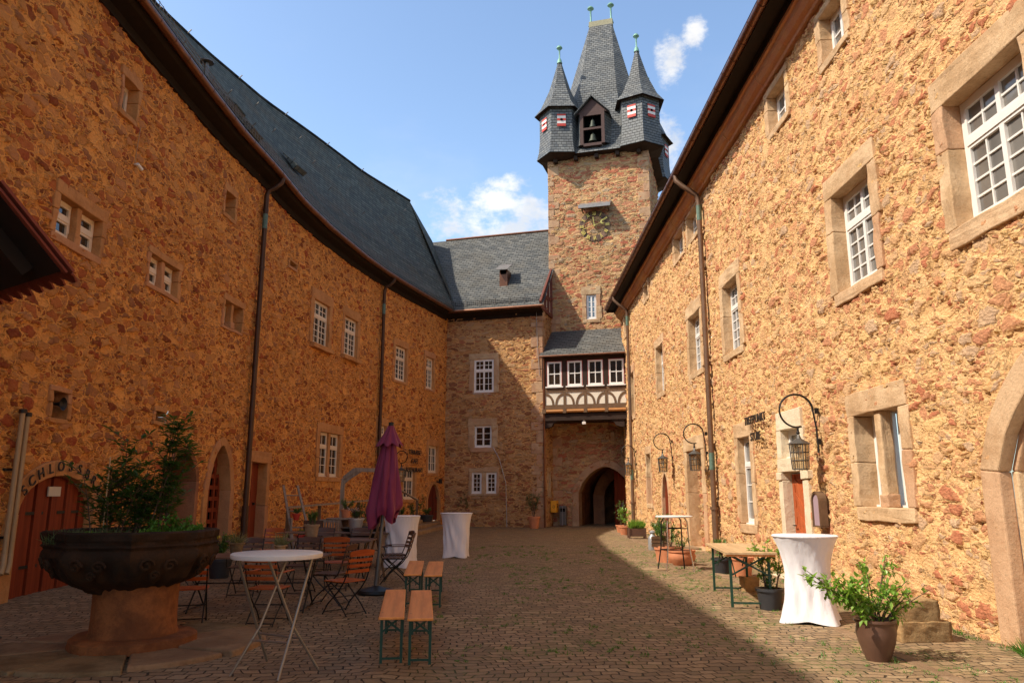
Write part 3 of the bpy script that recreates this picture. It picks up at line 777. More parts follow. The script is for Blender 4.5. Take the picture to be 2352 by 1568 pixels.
    sof.strip(off(.05, 10.60), off(.05, 10.80), False); sof.strip(off(-.05, 10.60), off(.05, 10.60), False)
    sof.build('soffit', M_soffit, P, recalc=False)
    cl = MB(); cl.tube(off(.55, 10.97), .095, 10)
    for i in range(0, 71, 1):
        p = off(.55, 10.97)[i]
        if p.y > 8: cl.tube([p + Vector((0, -.02, 0)), p + Vector((0, .02, 0))], .103, 10)
    cl.build('gutter', M_copper, P, smooth=True)
    # roof: flared foot, then the steep slope up to a bent ridge
    RG = [(-13.5, -8), (-13.4, 12), (-13.3, 18), (-12.94, 24), (-12.25, 27.2), (-11.16, 31), (-9.8, 34.4), (-8.19, 38.8), (-6.19, 42.9)]
    foot = off(.62, 11.06); n = len(foot)
    Wr = Wall(RG); low = Wall([(p.x, p.y) for p in foot])
    ys = [p.y for p in foot]
    # ridge points matched so that the slope lines run square to the wall
    ridge = []
    for i in range(n):
        t = i / (n - 1); p = foot[i]
        N = WL.sN(smax * t)
        best = min((abs((Wr.P(s) - p).cross(Vector((N.x, N.y, 0))).z), s) for s in np.linspace(0, Wr.s[-1], 300))
        ridge.append((best[1]))
    for i in range(1, n): ridge[i] = max(ridge[i], ridge[i - 1] + .02)
    endt = Wr.s[-1]; k0 = int(n * .55)
    for i in range(k0, n): f_ = (i - k0) / (n - 1 - k0); ridge[i] = ridge[k0] + (endt - ridge[k0]) * f_
    rp = [Wr.P(s) + Vector((0, 0, 19)) for s in ridge]
    m1 = [f + (r - f) * .10 for f, r in zip(foot, rp)]
    for p in m1: p.z = 11.06 + (19 - 11.06) * .075
    rf = MB(); rf.strip(foot, m1); 
    tot = (m1[0] - foot[0]).length
    prev = m1
    for k in range(1, 9):
        cur = [m + (r - m) * k / 8 for m, r in zip(m1, rp)]
        if k < 8:
            for i, c_ in enumerate(cur): c_.z -= .18 * math.sin(math.pi * k / 8)
        rf.strip(prev, cur, v0=tot); tot += (cur[0] - prev[0]).length; prev = cur
    # back slope and the end
    back = [Vector((r.x - 6.5, r.y + .5, 10.5)) for r in rp]; rf.strip(rp, back)
    orf = rf.build('roof', M_slateL, P, recalc=False)
    MB().tube(rp, .09, 6).build('ridge_cap', M_slateL, orf)
    # end face to the hip
    e = MB(); a, b_, c_ = foot[-1], rp[-1], back[-1]
    e.add([a, Vector((-4.9, 44.2, 16.9)), b_], [(0, 1, 2)], [((0, 0), (0, 6), (-2, 8))]); e.add([b_, Vector((-4.9, 44.2, 16.9)), Vector((-5, 50, 10)), c_], [(0, 1, 2, 3)], [((0, 0), (3, 0), (3, 6), (0, 6))])
    e.build('hip_end', M_slateL, orf, recalc=False)
    # snow guard: posts and rails a little up the slope
    sg = MB(); idx = [i for i in range(n) if foot[i].y > 9]
    for row, lo in ((.10, 0), (.245, 1)):
        pts = [foot[i] + (rp[i] - foot[i]) * row for i in idx]
        for k, i in enumerate(idx):
            pts[k].z = 11.06 + (19 - 11.06) * (.075 + (row - .1) * 1.0) + .05
        if lo == 0: pts = [foot[i] * .75 + m1[i] * .25 + Vector((0, 0, .06)) for i in idx]
        up = Vector((0, 0, .2))
        for h in (.04, .13, .22): sg.tube([p + Vector((.0, 0, h)) for p in pts], .009, 4)
        for p, q in zip(pts, pts[1:]):
            L = (q - p).length; m = max(2, int(L / .16))
            for j in range(m): a = p + (q - p) * j / m; sg.bar(a, a + Vector((0, 0, .24)), .010, .010)
    sg.build('snow_guard', M_grey, orf, recalc=False)
    hk = MB(); rnd = random.Random(4)
    for fr in (.42, .62, .80, .985):
        for i in range(8, n, 4):
            p = m1[i] + (rp[i] - m1[i]) * fr; p = p + Vector((.05, 0, -.18 * math.sin(math.pi * fr) + .02)); hk.bar(p, p + Vector((.16, -.04, .14)), .03, .03)
    hk.build('roof_hook', M_grey, orf)
    for (i, fr) in ((44, .27), (43, .10), (51, .30)):
        p = m1[i] + (rp[i] - m1[i]) * fr; q = m1[i + 1] + (rp[i + 1] - m1[i + 1]) * fr; up = (rp[i] - m1[i]).normalized(); t = (q - p).normalized(); nn = t.cross(up); nn = nn if nn.z > 0 else -nn
        v = [p, p + t * .75, p + t * .75 + nn * .22, p + nn * .22, p + up * 1.1, p + up * 1.1 + t * .75]
        MB().add(v, [(0, 1, 2, 3), (3, 2, 5, 4), (0, 3, 4), (1, 5, 2)], [((0, 0), (.7, 0), (.7, .2), (0, .2)), ((0, 0), (.7, 0), (.7, 1.1), (0, 1.1)), ((0, 0), (1, 0), (1, 1)), ((0, 0), (1, 0), (1, 1))]).build('roof_vent', M_slateL, orf, recalc=False)
    i = min(range(n), key=lambda k: abs(foot[k].y - 16.8)); p = m1[i] + Vector((.1, 0, .05)); MB().tube([p, p + Vector((0, 0, .38))], .06, 8).tube([p + Vector((0, 0, .40)), p + Vector((0, 0, .43))], .17, 10).build('vent_cowl', M_grey, orf)
    # downpipes
    for (u0, v0, u1, v1, zb) in ((605, 410, 547, 1240, .35), (878, 640, 848, 1100, .2)):
        s = LW(u0, v0 + 20)[0]; a = WL.P(s); N = WL.sN(s); T = WL.T(s)[0]
        top = a + N * .55 + T * .06 + Vector((0, 0, 10.9)); pts = [top, top + Vector((0, 0, -.14)) - N * .02, a + N * .34 + T * .03 + Vector((0, 0, 10.58)), a + N * .18 + Vector((0, 0, 10.5)), a + N * .12 + Vector((0, 0, 10.34)), a + N * .12 + Vector((0, 0, zb))]
        b = MB().tube(pts, .072, 10)
        for k in range(6): z = 1.1 + k * 1.75; b.tube([a + N * .12 + Vector((0, 0, z)), a + N * .12 + Vector((0, 0, z + .05))], .085, 10)
        b.tube([a + N * .12 + Vector((0, 0, .3)), a + N * .12 + Vector((0, 0, 1.35))], .09, 10); o = b.build('downpipe', M_pipeL, P, smooth=True)
        MB().tube([a + N * .12 + Vector((0, 0, 9.3)), a + N * .12 + Vector((0, 0, 9.75))], .076, 10).build('patinated_sleeve', M_patina, o, smooth=True)
build_left()


def rectR(tl, br=None, bl=None):
    a = atx(*tl, 5.5); s0 = 37.0 - a.y; z1 = a.z
    b = atx(*br, 5.5); s1 = 37.0 - b.y; z0 = b.z
    return s0, s1, z0, z1
def build_right():
    P = B_right
    def w(y0, y1, z0, z1, **k): return window(WR, 37 - y0, 37 - y1, z0, z1, P, **k)
    w(8.81, 7.35, 4.86, 6.5, d=.26, sw=.26, lint=.42, sill=.24, fw=.08, label='large white window high on the near end')
    w(12.23, 10.87, 4.95, 6.64, d=.26, sw=.24, lint=.38, sill=.2, fw=.08)
    w(19.03, 17.70, 5.15, 6.92, d=.26, sw=.24, lint=.36, sill=.18)
    w(22.88, 21.47, 5.25, 6.99, d=.26, sw=.24, lint=.36, sill=.18)
    w(28.25, 26.95, 5.33, 7.08, d=.26, sw=.22, lint=.34, sill=.18)
    w(34.7, 33.6, 5.15, 7.1, d=.26, sw=.22, lint=.34, sill=.18)
    for y0, y1, z0, z1 in ((12.04, 11.19, 9.08, 9.95), (14.83, 13.84, 9.15, 9.98), (22.4, 21.2, 9.32, 10.12), (24.36, 23.05, 9.3, 10.12), (30.3, 29.4, 9.5, 10.12), (35.9, 34.9, 9.2, 10.1), (9.0, 8.1, 9.08, 9.95)):
        w(y0, y1, z0, z1, d=.24, sw=.2, lint=.12, sill=.14, tr=0, rl=2, cols=1)
    w(18.45, 17.5, .97, 2.98, d=.2, sw=.25, lint=.36, sill=.2, cas=1, tr=.68, cols=2, rl=3, ru=1, label='tall ground floor window left of the pale door')
    w(31.1, 30.2, 1.3, 3.25, d=.26, sw=.2, lint=.3, sill=.18, cas=1, cols=2)
    w(12.10, 10.68, 1.47, 2.88, d=.34, sw=.24, lint=.36, sill=.22, mull=.18, tr=0, cols=1, rl=1, label='double stone mullioned window by the lantern')
    w(35.3, 34.6, 1.2, 3.3, d=.26, sw=.18, lint=.3, sill=.18, cas=1, cols=1)
    # pale stone doorway with overlight and diagonal plank door
    a0, a1 = 37 - 15.45, 37 - 14.4; c = (a0 + a1) / 2; M = WR.M(c); x0, x1 = a0 - c, a1 - c
    door = MB(); ang = R(-38)
    door.box((x0 + .03, -.20, .12), (x1 - .0, -.17, 2.05), M)
    k = 0; z = -.6
    while z < 2.3:
        pl = []
        for x in np.linspace(x0 + .145, x1 - .095, 6): pl.append((x, z - (x - x0) * .75 + .55))
        lo = [(x, max(.2, min(1.96, zz))) for x, zz in pl]; hi = [(x, max(.2, min(1.96, zz + .145))) for x, zz in pl]
        if max(h[1] - l[1] for h, l in zip(hi, lo)) > .03: door.prism(lo + hi[::-1], -.17, -.155 + .014 * (k % 2), M)
        z += .155; k += 1
    door.box((x0 + .03, -.17, .12), (x0 + .14, -.14, 2.05), M); door.box((x1 - .09, -.17, .12), (x1 - .0, -.14, 2.05), M)
    od = door.build('door', M_doorR, P); od['label'] = 'orange red door with diagonal planks'
    MB().tube([(x0 + .10, -.14, 1.05), (x0 + .10, -.08, 1.05), (x0 + .22, -.08, 1.05)], .012, 6, M=M).build('handle', M_iron, od)
    sm = MB(); pr = .045
    sm.box((x0 - .22, -.40, -.1), (x0, pr, 1.93), M); sm.box((x1, -.40, -.1), (x1 + .28, pr, 1.93), M)
    sm.box((x0 - .27, -.40, 1.934), (x0, pr + .03, 2.085), M); sm.box((x1, -.40, 1.934), (x1 + .36, pr + .03, 2.085), M)
    sm.box((x0 - .22, -.40, 2.09), (x1 + .24, pr + .01, 2.36), M)
    sm.box((x0 - .2, -.40, 2.364), (x0 + .05, pr, 2.92), M); sm.box((x1 - .02, -.40, 2.364), (x1 + .2, pr, 2.92), M)
    sm.box((x0 - .16, -.40, 2.924), (x1 + .12, pr + .005, 3.28), M)
    sm.box((x0 - .1, -.2, .0), (x1 + .1, .35, .12), M)
    sm.build('stone_surround', M_pale, od, bevel=.012, rough=.012)
    HOLES.setdefault(id(WR), []).append([(a0 - .05, -.4), (a1 + .05, -.4), (a1 + .05, 2.95), (a0 - .05, 2.95)])
    f = MB(); g = MB(); casement(f, g, x0 + .05, x1 - .02, 2.364, 2.92, M, .18, 1, 0, 2, 1, 1)
    ow = f.build('window', M_white, P); ow['label'] = 'small overlight above the pale doorway'; g.build('pane', M_glassR, ow)
    # walled-up doorway
    a0, a1 = 37 - 24.2, 37 - 21.75
    os_ = surround(WR, a0 + .3, a1 - .3, .1, 2.95, P, M_sand, .38, .42, .12, .5, proud=.03, name='walled_doorway', sillout=.3)
    os_['label'] = 'stone doorway filled with rubble'
    c = (a0 + a1) / 2; M = WR.M(c)
    ww = MB(); nn = 26
    vs = [M @ Vector((-.95 + 1.9 * i / nn, -.32, .0 + 3.05 * j / 40)) for j in range(41) for i in range(nn + 1)]
    ww.add(vs, [(j * (nn + 1) + i, j * (nn + 1) + i + 1, (j + 1) * (nn + 1) + i + 1, (j + 1) * (nn + 1) + i) for j in range(40) for i in range(nn)])
    ww.build('rubble_infill', M_tower, os_, smooth=True, recalc=False)
    # narrow arched red door
    a0, a1 = 37 - 28.0, 37 - 26.9; c = (a0 + a1) / 2; M = WR.M(c)
    pts = arch_pts(a0 - c, a1 - c, .1, 1.55, 'pointed', .85)
    HOLES[id(WR)].append([(p[0] + c, p[1]) for p in offset_pts(pts, .05)])
    dm = MB()
    for k in range(7):
        u0 = (a0 - c) + (a1 - a0) * k / 7; u1 = u0 + (a1 - a0) / 7; xm = (u0 + u1) / 2
        zt = 1.55 + .85 * max(0, (1 - (abs(xm) / ((a1 - a0) / 2)) ** 1.7)) ** .72
        dm.box((u0 + .008, -.12, .12), (u1 - .008, -.08 + .01 * (k % 2), zt), M)
    dm.prism(pts, -.16, -.125, M)
    od = dm.build('door', M_door, P); od['label'] = 'narrow pointed red plank door'
    rg = MB(); arch_ring(rg, pts, .16, -.3, .035, M); rg.build('stone_arch', M_sand, od, bevel=.01)
    # great pointed arch at the near end
    a0, a1 = 37 - 8.60, 37 - 5.3; c = (a0 + a1) / 2; M = WR.M(c)
    for k, (ins, dd, wd_) in enumerate(((0, -.13, .34), (.09, -.26, .10), (.18, -.40, .10))):
        pts = arch_pts(a0 - c + ins, a1 - c - ins, .0 if k < 3 else .9, 1.9, 'pointed', 1.25 - ins * .5, n=16)
        if k == 0:
            HOLES[id(WR)].append([(p[0] + c, p[1]) for p in offset_pts(pts, .12)])
            rg = MB(); oarch = None
        arch_ring(rg, pts, wd_, dd, .035 if k == 0 else (-.129 if k == 1 else -.259), M, step=4)
    oarch = rg.build('arched_window', M_sand, P, bevel=.02); oarch['label'] = 'great pointed arch with moulded sandstone jambs'
    pts = arch_pts(a0 - c + .19, a1 - c - .19, .85, 1.9, 'pointed', 1.05, n=16)
    fr = MB(); arch_ring(fr, offset_pts(pts, -.1), .1, -.40, -.30, M, step=20); fr.box((a0 - c + .19, -.40, .85), (a1 - c - .19, -.28, .97), M)
    for x in (-.62, -.3, 0.02, .35, .65): fr.box((x - .025, -.38, .97), (x + .025, -.31, 2.6), M)
    for z in (1.25, 1.65, 2.05, 2.4): fr.box((a0 - c + .4, -.38, z), (a1 - c - .4, -.315, z + .03), M)
    of = fr.build('frame', M_white, oarch); MB().prism(pts, -.57, -.401, M).build('pane', M_glassR, oarch)
    bl = MB(); bl.box((a0 - c + .2, -.4, .0), (a1 - c - .2, -.1, .38), M); bl.box((a0 - c + .19, -.39, .384), (a1 - c - .19, -.2, .70), M, tint=.6); bl.box((a0 - c + .18, -.55, .704), (a1 - c - .18, -.16, .85), M)
    bl.build('sill', M_sand, oarch, bevel=.02)
    wall_mesh('wall', WR, 0, 43, 10.75, HOLES.get(id(WR), []), M_right, P, minstep=.038, kk=.003)
    # end wall of the range (turns the corner behind the gallery)
    we = Wall([(10.5, 37.0), (5.5, 37.0)])
    # cornice, soffit, gutter, roof
    co = MB(); rnd = random.Random(2); y = 37.0
    prof = [(0, 10.22), (.07, 10.22), (.09, 10.28), (.17, 10.33), (.23, 10.42), (.25, 10.52), (.30, 10.54), (.30, 10.62), (0, 10.62)]
    while y > -6:
        L = rnd.uniform(.9, 1.7); y2 = max(-6, y - L); j = rnd.uniform(-.012, .012); vs = []
        for yy in (y - .006, y2 + .006): vs += [Vector((5.5 - d - (j if d else -.02), yy, z)) for d, z in prof]
        k = len(prof); co.add(vs, [tuple(range(k)), tuple(range(k, 2 * k))[::-1]] + [(i, (i + 1) % k, k + (i + 1) % k, k + i) for i in range(k)], tint=rnd.choice([.001, .3, .8, .6, .001]))
        y = y2
    co.build('cornice', M_cornice, P)
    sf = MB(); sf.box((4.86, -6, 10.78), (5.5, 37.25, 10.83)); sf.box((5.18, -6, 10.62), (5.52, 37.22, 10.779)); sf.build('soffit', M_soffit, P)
    cj = MB().tube([(4.78, y, 10.86) for y in np.linspace(-6, 37.25, 30)], .095, 10)
    for y in np.arange(6, 37.2, .62): cj.tube([(4.78, y, 10.86), (4.78, y + .03, 10.86)], .106, 10)
    cj.build('gutter', M_copper, P, smooth=True)
    rf = MB(); A = [Vector((4.72, y, 10.98)) for y in (-6, 37.3)]; B = [Vector((5.4, y, 11.5)) for y in (-6, 37.3)]; C_ = [Vector((10.8, y, 17.6)) for y in (-6, 37.3)]; D_ = [Vector((17, y, 10.5)) for y in (-6, 37.3)]
    rf.strip(A, B); rf.strip(B, C_, v0=.85); rf.strip(C_, D_); o = rf.build('roof', M_slateL, P, recalc=False)
    gb = MB(); gb.add([(4.8, 37.3, 10.8), (5.4, 37.3, 11.5), (10.8, 37.3, 17.6), (17, 37.3, 10.5), (17, 37.3, 0), (5.52, 37.3, 0), (5.52, 37.3, 10.8)], [(0, 1, 2, 3, 4, 5, 6)]); gb.build('gable', M_left, P, recalc=False)
    bg = MB(); bg.box((4.80, 37.2, 10.70), (5.5, 37.28, 11.02)); bg.build('barge_board', M_dkwood, P)
    for (u, v, ub, vb) in ((1604, 430, 1645, 1245), (1440, 680, 1468, 1200)):
        yy = atx(u, v, 5.4).y
        pts = [(4.78, yy + .15, 10.8), (4.79, yy + .13, 10.62), (4.95, yy + .05, 10.42), (5.15, yy, 10.25), (5.34, yy, 10.12), (5.38, yy, 9.9), (5.38, yy, .12)]
        b = MB().tube(pts, .072, 10)
        for k in range(6): z = 1.9 + k * 1.5; b.tube([(5.38, yy, z), (5.38, yy, z + .05)], .075, 10)
        b.tube([(5.38, yy, .1), (5.38, yy, 1.25)], .082, 10); b.tube([(5.38, yy, 1.25), (5.38, yy, 1.33)], .11, 10); o = b.build('downpipe', M_pipeR, P, smooth=True)
        MB().tube([(5.38, yy, 2.3), (5.38, yy, 2.75)], .076, 10).tube([(5.38, yy, 9.35), (5.38, yy, 9.8)], .076, 10).build('patinated_sleeve', M_patina, o, smooth=True)
build_right()


def build_wing():
    P = B_wing
    def rectW(u0, v0, u1, v1):
        a = WW.hit(u0, v0); b = WW.hit(u1, v1); return a[0], b[0], b[1], a[1]
    w = lambda q, **k: window(WW, *q, P, M_sandW, M_white, M_glassD, **k)
    w(rectW(1089, 826, 1134, 900), d=.1, sw=.26, lint=.3, sill=.05, rl=3, ru=2, label='white wing window on the upper floor')
    w(rectW(1089, 977, 1129, 1027), d=.16, sw=.3, lint=.34, sill=.22, tr=0, rl=3, cols=1)
    w(rectW(1083, 1084, 1106, 1133), d=.12, sw=.12, lint=.24, sill=.1, tr=0, cas=1, rl=4)
    w(rectW(1116, 1084, 1140, 1133), d=.12, sw=.12, lint=.24, sill=.1, tr=0, cas=1, rl=4)
    wall_mesh('wall', WW, 0, WW.s[-1], 11.1, HOLES[id(WW)], M_wing, P, kk=.0028)
    # quoins up the right corner
    q = MB(); rnd = random.Random(9); z = 0; k = 0; Mx = WW.M(WW.s[-1])
    Mr = WRET.M(0)
    while z < 10.7:
        h = rnd.uniform(.38, .62); a = .62 if k % 2 else .36; b = .36 if k % 2 else .6
        MB().box((-a, -b, z + .006), (.015, .012, min(10.9, z + h) - .006), Mx, tint=rnd.choice([.001, .3, .7, .001])).build('quoin', M_quoin, P, bevel=.03); z += h; k += 1
    # return wall
    o = window(WRET, .95, 1.35, 1.6, 2.75, P, M_sandW, M_white, M_glassD, d=.18, sw=.14, lint=.25, sill=.12, cas=1, tr=0, cols=1, rl=1, label='narrow slit window under the gallery')
    wall_mesh('wall', WRET, 0, WRET.s[-1], 11.2, HOLES[id(WRET)], M_wing, P)
    # roof
    e = lambda t, d, z: W0 + TW * t + DW * d + Vector((0, 0, z))
    t1 = 5.5
    rf = MB(); rf.strip([e(-4, -.62, 10.98), e(t1, -.62, 10.98)], [e(-4, .0, 11.45), e(t1, .0, 11.45)]); rf.strip([e(-4, .0, 11.45), e(t1, .0, 11.45)], [e(-4, 5.3, 17.0), e(t1 + 6, 5.3, 17.0)] if False else [e(-4, 5.3, 17.0), e(t1, 5.3, 17.0)], v0=.78)
    rf.strip([e(-4, 5.3, 17.0), e(t1, 5.3, 17.0)], [e(-4, 11, 11), e(t1, 11, 11)])
    orf = rf.build('roof', M_slateW, P, recalc=False)
    MB().tube([e(-2, 5.3, 17.03), e(t1, 5.3, 17.03)], .08, 6).build('ridge_cap', M_copper, orf)
    sf = MB(); sf.add([e(-.2, -.56, 10.86), e(5.42, -.56, 10.86), e(5.42, .02, 10.74), e(-.2, .02, 10.74)], [(0, 1, 2, 3)]); sf.add([e(-.2, .03, 10.55), e(5.37, .03, 10.55), e(5.37, -.035, 10.55), e(-.2, -.035, 10.55), e(-.2, -.035, 10.75), e(5.37, -.035, 10.75)], [(0, 1, 2, 3), (3, 2, 5, 4)])
    sf.build('soffit', M_soffit, P, recalc=False)
    MB().tube([e(t, -.66, 10.93) for t in np.linspace(.0, 5.5, 6)], .075, 8).build('gutter', M_copper, P, smooth=True)
    sg = MB()
    for h in (.05, .14, .23): sg.tube([e(.5, -.2, 11.3 + h), e(5.35, -.2, 11.3 + h)], .012, 4)
    for t in np.arange(.5, 5.35, .11): sg.bar(e(t, -.2, 11.3), e(t, -.2, 11.55), .012, .012)
    for t in np.arange(.5, 5.35, .8): sg.bar(e(t, -.35, 11.2), e(t, -.2, 11.6), .03, .03)
    sg.build('snow_guard', M_iron, orf, recalc=False)
    # little dormer vent
    c = e(2.95, 1.1, 12.6); Mv = Matrix(((TW.x, DW.x, 0, c.x), (TW.y, DW.y, 0, c.y), (0, 0, 1, c.z), (0, 0, 0, 1)))
    v = MB(); v.box((-.22, -.0, -.3), (.22, .75, .92), Mv); ov = v.build('roof_vent', M_copper, orf)
    MB().box((-.15, -.006, .66), (.15, .03, .88), Mv).build('louvre', M_black, ov)
    MB().add([Mv @ Vector(p) for p in ((-.36, -.3, .86), (.36, -.3, .86), (.36, .6, 1.36), (-.36, .6, 1.36), (-.36, -.3, .90), (.36, -.3, .90), (.36, .6, 1.40), (-.36, .6, 1.40))], [(0, 1, 2, 3), (4, 7, 6, 5), (0, 4, 5, 1), (1, 5, 6, 2), (3, 2, 6, 7), (0, 3, 7, 4)]).build('vent_roof', M_zinc, ov)
    # half-timbered gable above the return wall
    gb = MB(); gb.add([e(5.33, -.1, 10.9), e(5.33, 5.2, 10.9), e(5.33, 5.2, 16.8), e(5.33, -.1, 11.25)], [(0, 1, 2, 3)]); og = gb.build('gable', M_plaster, P, recalc=False)
    tb = MB()
    for (a, b) in (((5.37, -.55, 10.95), (5.37, 2.2, 10.95)), ((5.37, -.5, 11.15), (5.37, 2.1, 13.6)), ((5.37, .5, 10.95), (5.37, .5, 12)), ((5.37, 1.2, 10.95), (5.37, 1.2, 12.8)), ((5.37, 0, 11.6), (5.37, 2.1, 11.9)), ((5.37, 1.9, 10.95), (5.37, 1.9, 13.4))): tb.bar(e(*a), e(*b), .1, .16)
    tb.build('timber', plain('oxblood_timber', (.15, .035, .02), .7, var=.4), og)
    # lightning conductor cable up the wall
    cb = MB(); cb.tube([e(5.05, -.06, 10.9), e(5.1, -.05, 9), e(5.2, -.05, 7.5)], .014, 5); cb.tube([e(2.75, -.05, 4.0), e(3.1, -.06, 3.4), e(3.45, -.06, 2.2), e(3.5, -.05, .1)], .02, 5); cb.build('cable', M_galv, P)
    p = W1 + TW * .06 - DW * .06
    o = MB().tube([p + Vector((0, 0, 8.6)), p + Vector((0, 0, .05))], .05, 8).build('downpipe', M_copper, P, smooth=True)
build_wing()


# ------------------------------------------------------------------ tower
def hexa(c, r, ph, z, n=6): return [c + Vector((r * math.cos(ph + i * 2 * math.pi / n), r * math.sin(ph + i * 2 * math.pi / n), z)) for i in range(n)]
def build_tower():
    P = B_tower
    o = window(WF, 2.02, 2.55, 10.72, 12.05, P, M_sandW, M_white, m_glass('window_glass_blue', (.16, .22, .26)), d=.12, sw=.26, lint=.42, sill=.2, cas=2, tr=0, cols=1, rl=4)
    # gate arch
    q0 = WF.hit(1330, 1208)[0]; q1 = q0 + 2.75; c = (q0 + q1) / 2; M = WF.M(c); zap = WF.hit(1385, 1071)[1]
    pts = arch_pts(q0 - c, q1 - c, 0, 1.75, 'pointed', zap - 1.75)
    HOLES[id(WF)].append([(p[0] + c, p[1]) for p in offset_pts(pts, .08)])
    rg = MB(); arch_ring(rg, pts, .34, -.9, .015, M); oa = rg.build('gate_arch', M_quoin, P, bevel=.015)
    inn = offset_pts(pts, .02); n = len(inn)
    tn = MB(); A = [M @ Vector((p[0], -.9, p[1])) for p in inn]; B = [M @ Vector((p[0], -5.6, p[1])) for p in inn]; tn.strip(A, B, False)
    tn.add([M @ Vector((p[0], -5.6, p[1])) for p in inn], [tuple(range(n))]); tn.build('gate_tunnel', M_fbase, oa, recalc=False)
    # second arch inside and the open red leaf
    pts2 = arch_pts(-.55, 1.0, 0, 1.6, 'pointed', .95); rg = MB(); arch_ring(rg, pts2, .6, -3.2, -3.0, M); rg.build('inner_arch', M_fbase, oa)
    lf = MB(); th = R(68); Ml = M @ Matrix.Translation((1.30, -.12, 0)) @ Matrix.Rotation(R(-142), 4, 'Z')
    for k in range(6): 
        x0 = k * .2; zt = 2.75 - .75 * (k / 5) ** 2 if False else 2.0 + .85 * (k / 5) ** .7
        lf.box((x0 + .004, -.03, .05), (x0 + .196, .03 + .006 * (k % 2), zt), Ml)
    lf.box((0, -.05, 1.35), (1.2, -.031, 1.5), Ml); lf.box((0, -.05, .3), (1.2, -.031, .45), Ml); ol = lf.build('gate_leaf', M_door, P); MB().box((.5, -.07, 1.05), (.66, -.052, 1.25), Ml).build('lock_plate', M_galv, ol)
    # corbels and a small dark niche
    MB().box((.0 + .35, -.01, 4.3), (.55, .12, 4.75), M).build('corbel', M_sandW, P)
    wall_mesh('wall', WF, 0, WF.s[-1], 20.3, HOLES[id(WF)], M_tower, P, minstep=.06, kk=.0024)
    wall_mesh('wall', WS, 0, WS.s[-1], 20.3, [], M_tower, P, minstep=.1, kk=.0024)
    q = MB(); rnd = random.Random(5)
    for (Mx, sgn) in ((WF.M(WF.s[-1]), 1), (WF.M(0), -1)):
        z = 0; k = 0
        while z < 20:
            h = rnd.uniform(.32, .6); a = .62 if k % 2 else .34; b = .34 if k % 2 else .6
            if rnd.random() < .85: 
                if sgn > 0: q = MB().box((-a, -b, z + .006), (.012, .012, z + h - .006), Mx, tint=rnd.choice([.001, .3, .1, .001]))
                else: q = MB().box((-.012, -b, z + .006), (a, .012, z + h - .006), Mx, tint=rnd.choice([.001, .3, .1, .001]))
                q.build('quoin', M_quoin, P, bevel=.03)
            z += h; k += 1
    # clock
    cs, cz = WF.hit(1366, 519); M = WF.M(cs, cz)
    ck = empty('tower_clock', 'gilded roman-numeral clock without dial plate below a zinc canopy', 'clock', tuple(M @ Vector((0, .05, 0))))
    Mi = Matrix.Translation(-ck.location) @ M
    rr = .70; num = MB(); ROM = ['XII', 'I', 'II', 'III', 'IV', 'V', 'VI', 'VII', 'VIII', 'IX', 'X', 'XI']
    for i, s in enumerate(ROM):
        a = -i * R(30); cc = Matrix.Translation((math.sin(-a) * rr, .06, math.cos(a) * rr)) @ Matrix.Rotation(-a, 4, 'Y')
        w = {'I': .035, 'V': .09, 'X': .09}; tot = sum(w[ch] + .015 for ch in s); x = -tot / 2; h = .11
        Mn = Mi @ cc
        for ch in s:
            x0, x1 = x, x + w[ch]
            def stroke(a, b): num.prism([(a[0] - .013, a[1]), (a[0] + .013, a[1]), (b[0] + .013, b[1]), (b[0] - .013, b[1])], 0, .02, Mn)
            xm = (x0 + x1) / 2
            if ch == 'I': stroke((xm, -h), (xm, h))
            elif ch == 'V': stroke((xm, -h), (x0, h)); stroke((xm, -h), (x1, h))
            else: stroke((x0, -h), (x1, h)); stroke((x1, -h), (x0, h))
            x = x1 + .015
    num.build('numerals', M_gold, ck)
    ring = MB(); 
    for ra, rb in ((.56, .86),):
        vs = []; N = 40
        for k in range(N): t = 2 * math.pi * k / N; vs += [Mi @ Vector((ra * math.cos(t), .03, ra * math.sin(t))), Mi @ Vector((rb * math.cos(t), .03, rb * math.sin(t)))]
        ring.add(vs, [(2 * k, 2 * k + 1, (2 * k + 3) % (2 * N), (2 * k + 2) % (2 * N)) for k in range(N) if True])
    ring.build('chapter_ring', plain('faded_black_paint', (.05, .035, .03), .9, var=.6, scale=6, c2=(.26, .15, .09)), ck, recalc=False)
    hd = MB(); hd.prism([(-.03, 0), (.03, 0), (.012, .0), (-.05, .48), (-.09, .48)], .09, .11, Mi)
    for (x, z) in ((-.68, -.20), (.34, .12)): hd.bar(Mi @ Vector((0, .12, 0)), Mi @ Vector((x, .12, z)), .035, .02)
    hd.lathe([(.05, 0), (.05, .06)], 12, Mi @ Matrix.Translation((0, .08, 0)) @ Matrix.Rotation(R(-90), 4, 'X'))
    mo = [(.45 + .13 * math.cos(t), .17 + .13 * math.sin(t)) for t in np.linspace(R(60), R(320), 10)] + [(.5 + .09 * math.cos(t), .17 + .09 * math.sin(t)) for t in np.linspace(R(320), R(60), 8)]
    hd.prism(mo, .11, .13, Mi); hd.build('clock_hands', M_gold, ck)
    # canopy over the clock
    a = WF.hit(1333, 480); b = WF.hit(1405, 472)
    cn = MB(); Mc = WF.M((a[0] + b[0]) / 2, a[1]); hw = (b[0] - a[0]) / 2
    oc = empty('clock_canopy', 'zinc covered sloping canopy board above the tower clock', 'canopy', tuple(Mc @ Vector((0, 0, 0)))); Mk = Matrix.Translation(-oc.location) @ Mc
    cn.prism([(-hw, .25), (hw, .25), (hw, .29), (-hw, .29)], 0, .02, Mk)
    top = [Mk @ Vector(p) for p in ((-hw, 0, .28), (hw, 0, .28), (hw, .62, -.02), (-hw, .62, -.02), (-hw, 0, .22), (hw, 0, .22), (hw, .62, -.2), (-hw, .62, -.2))]
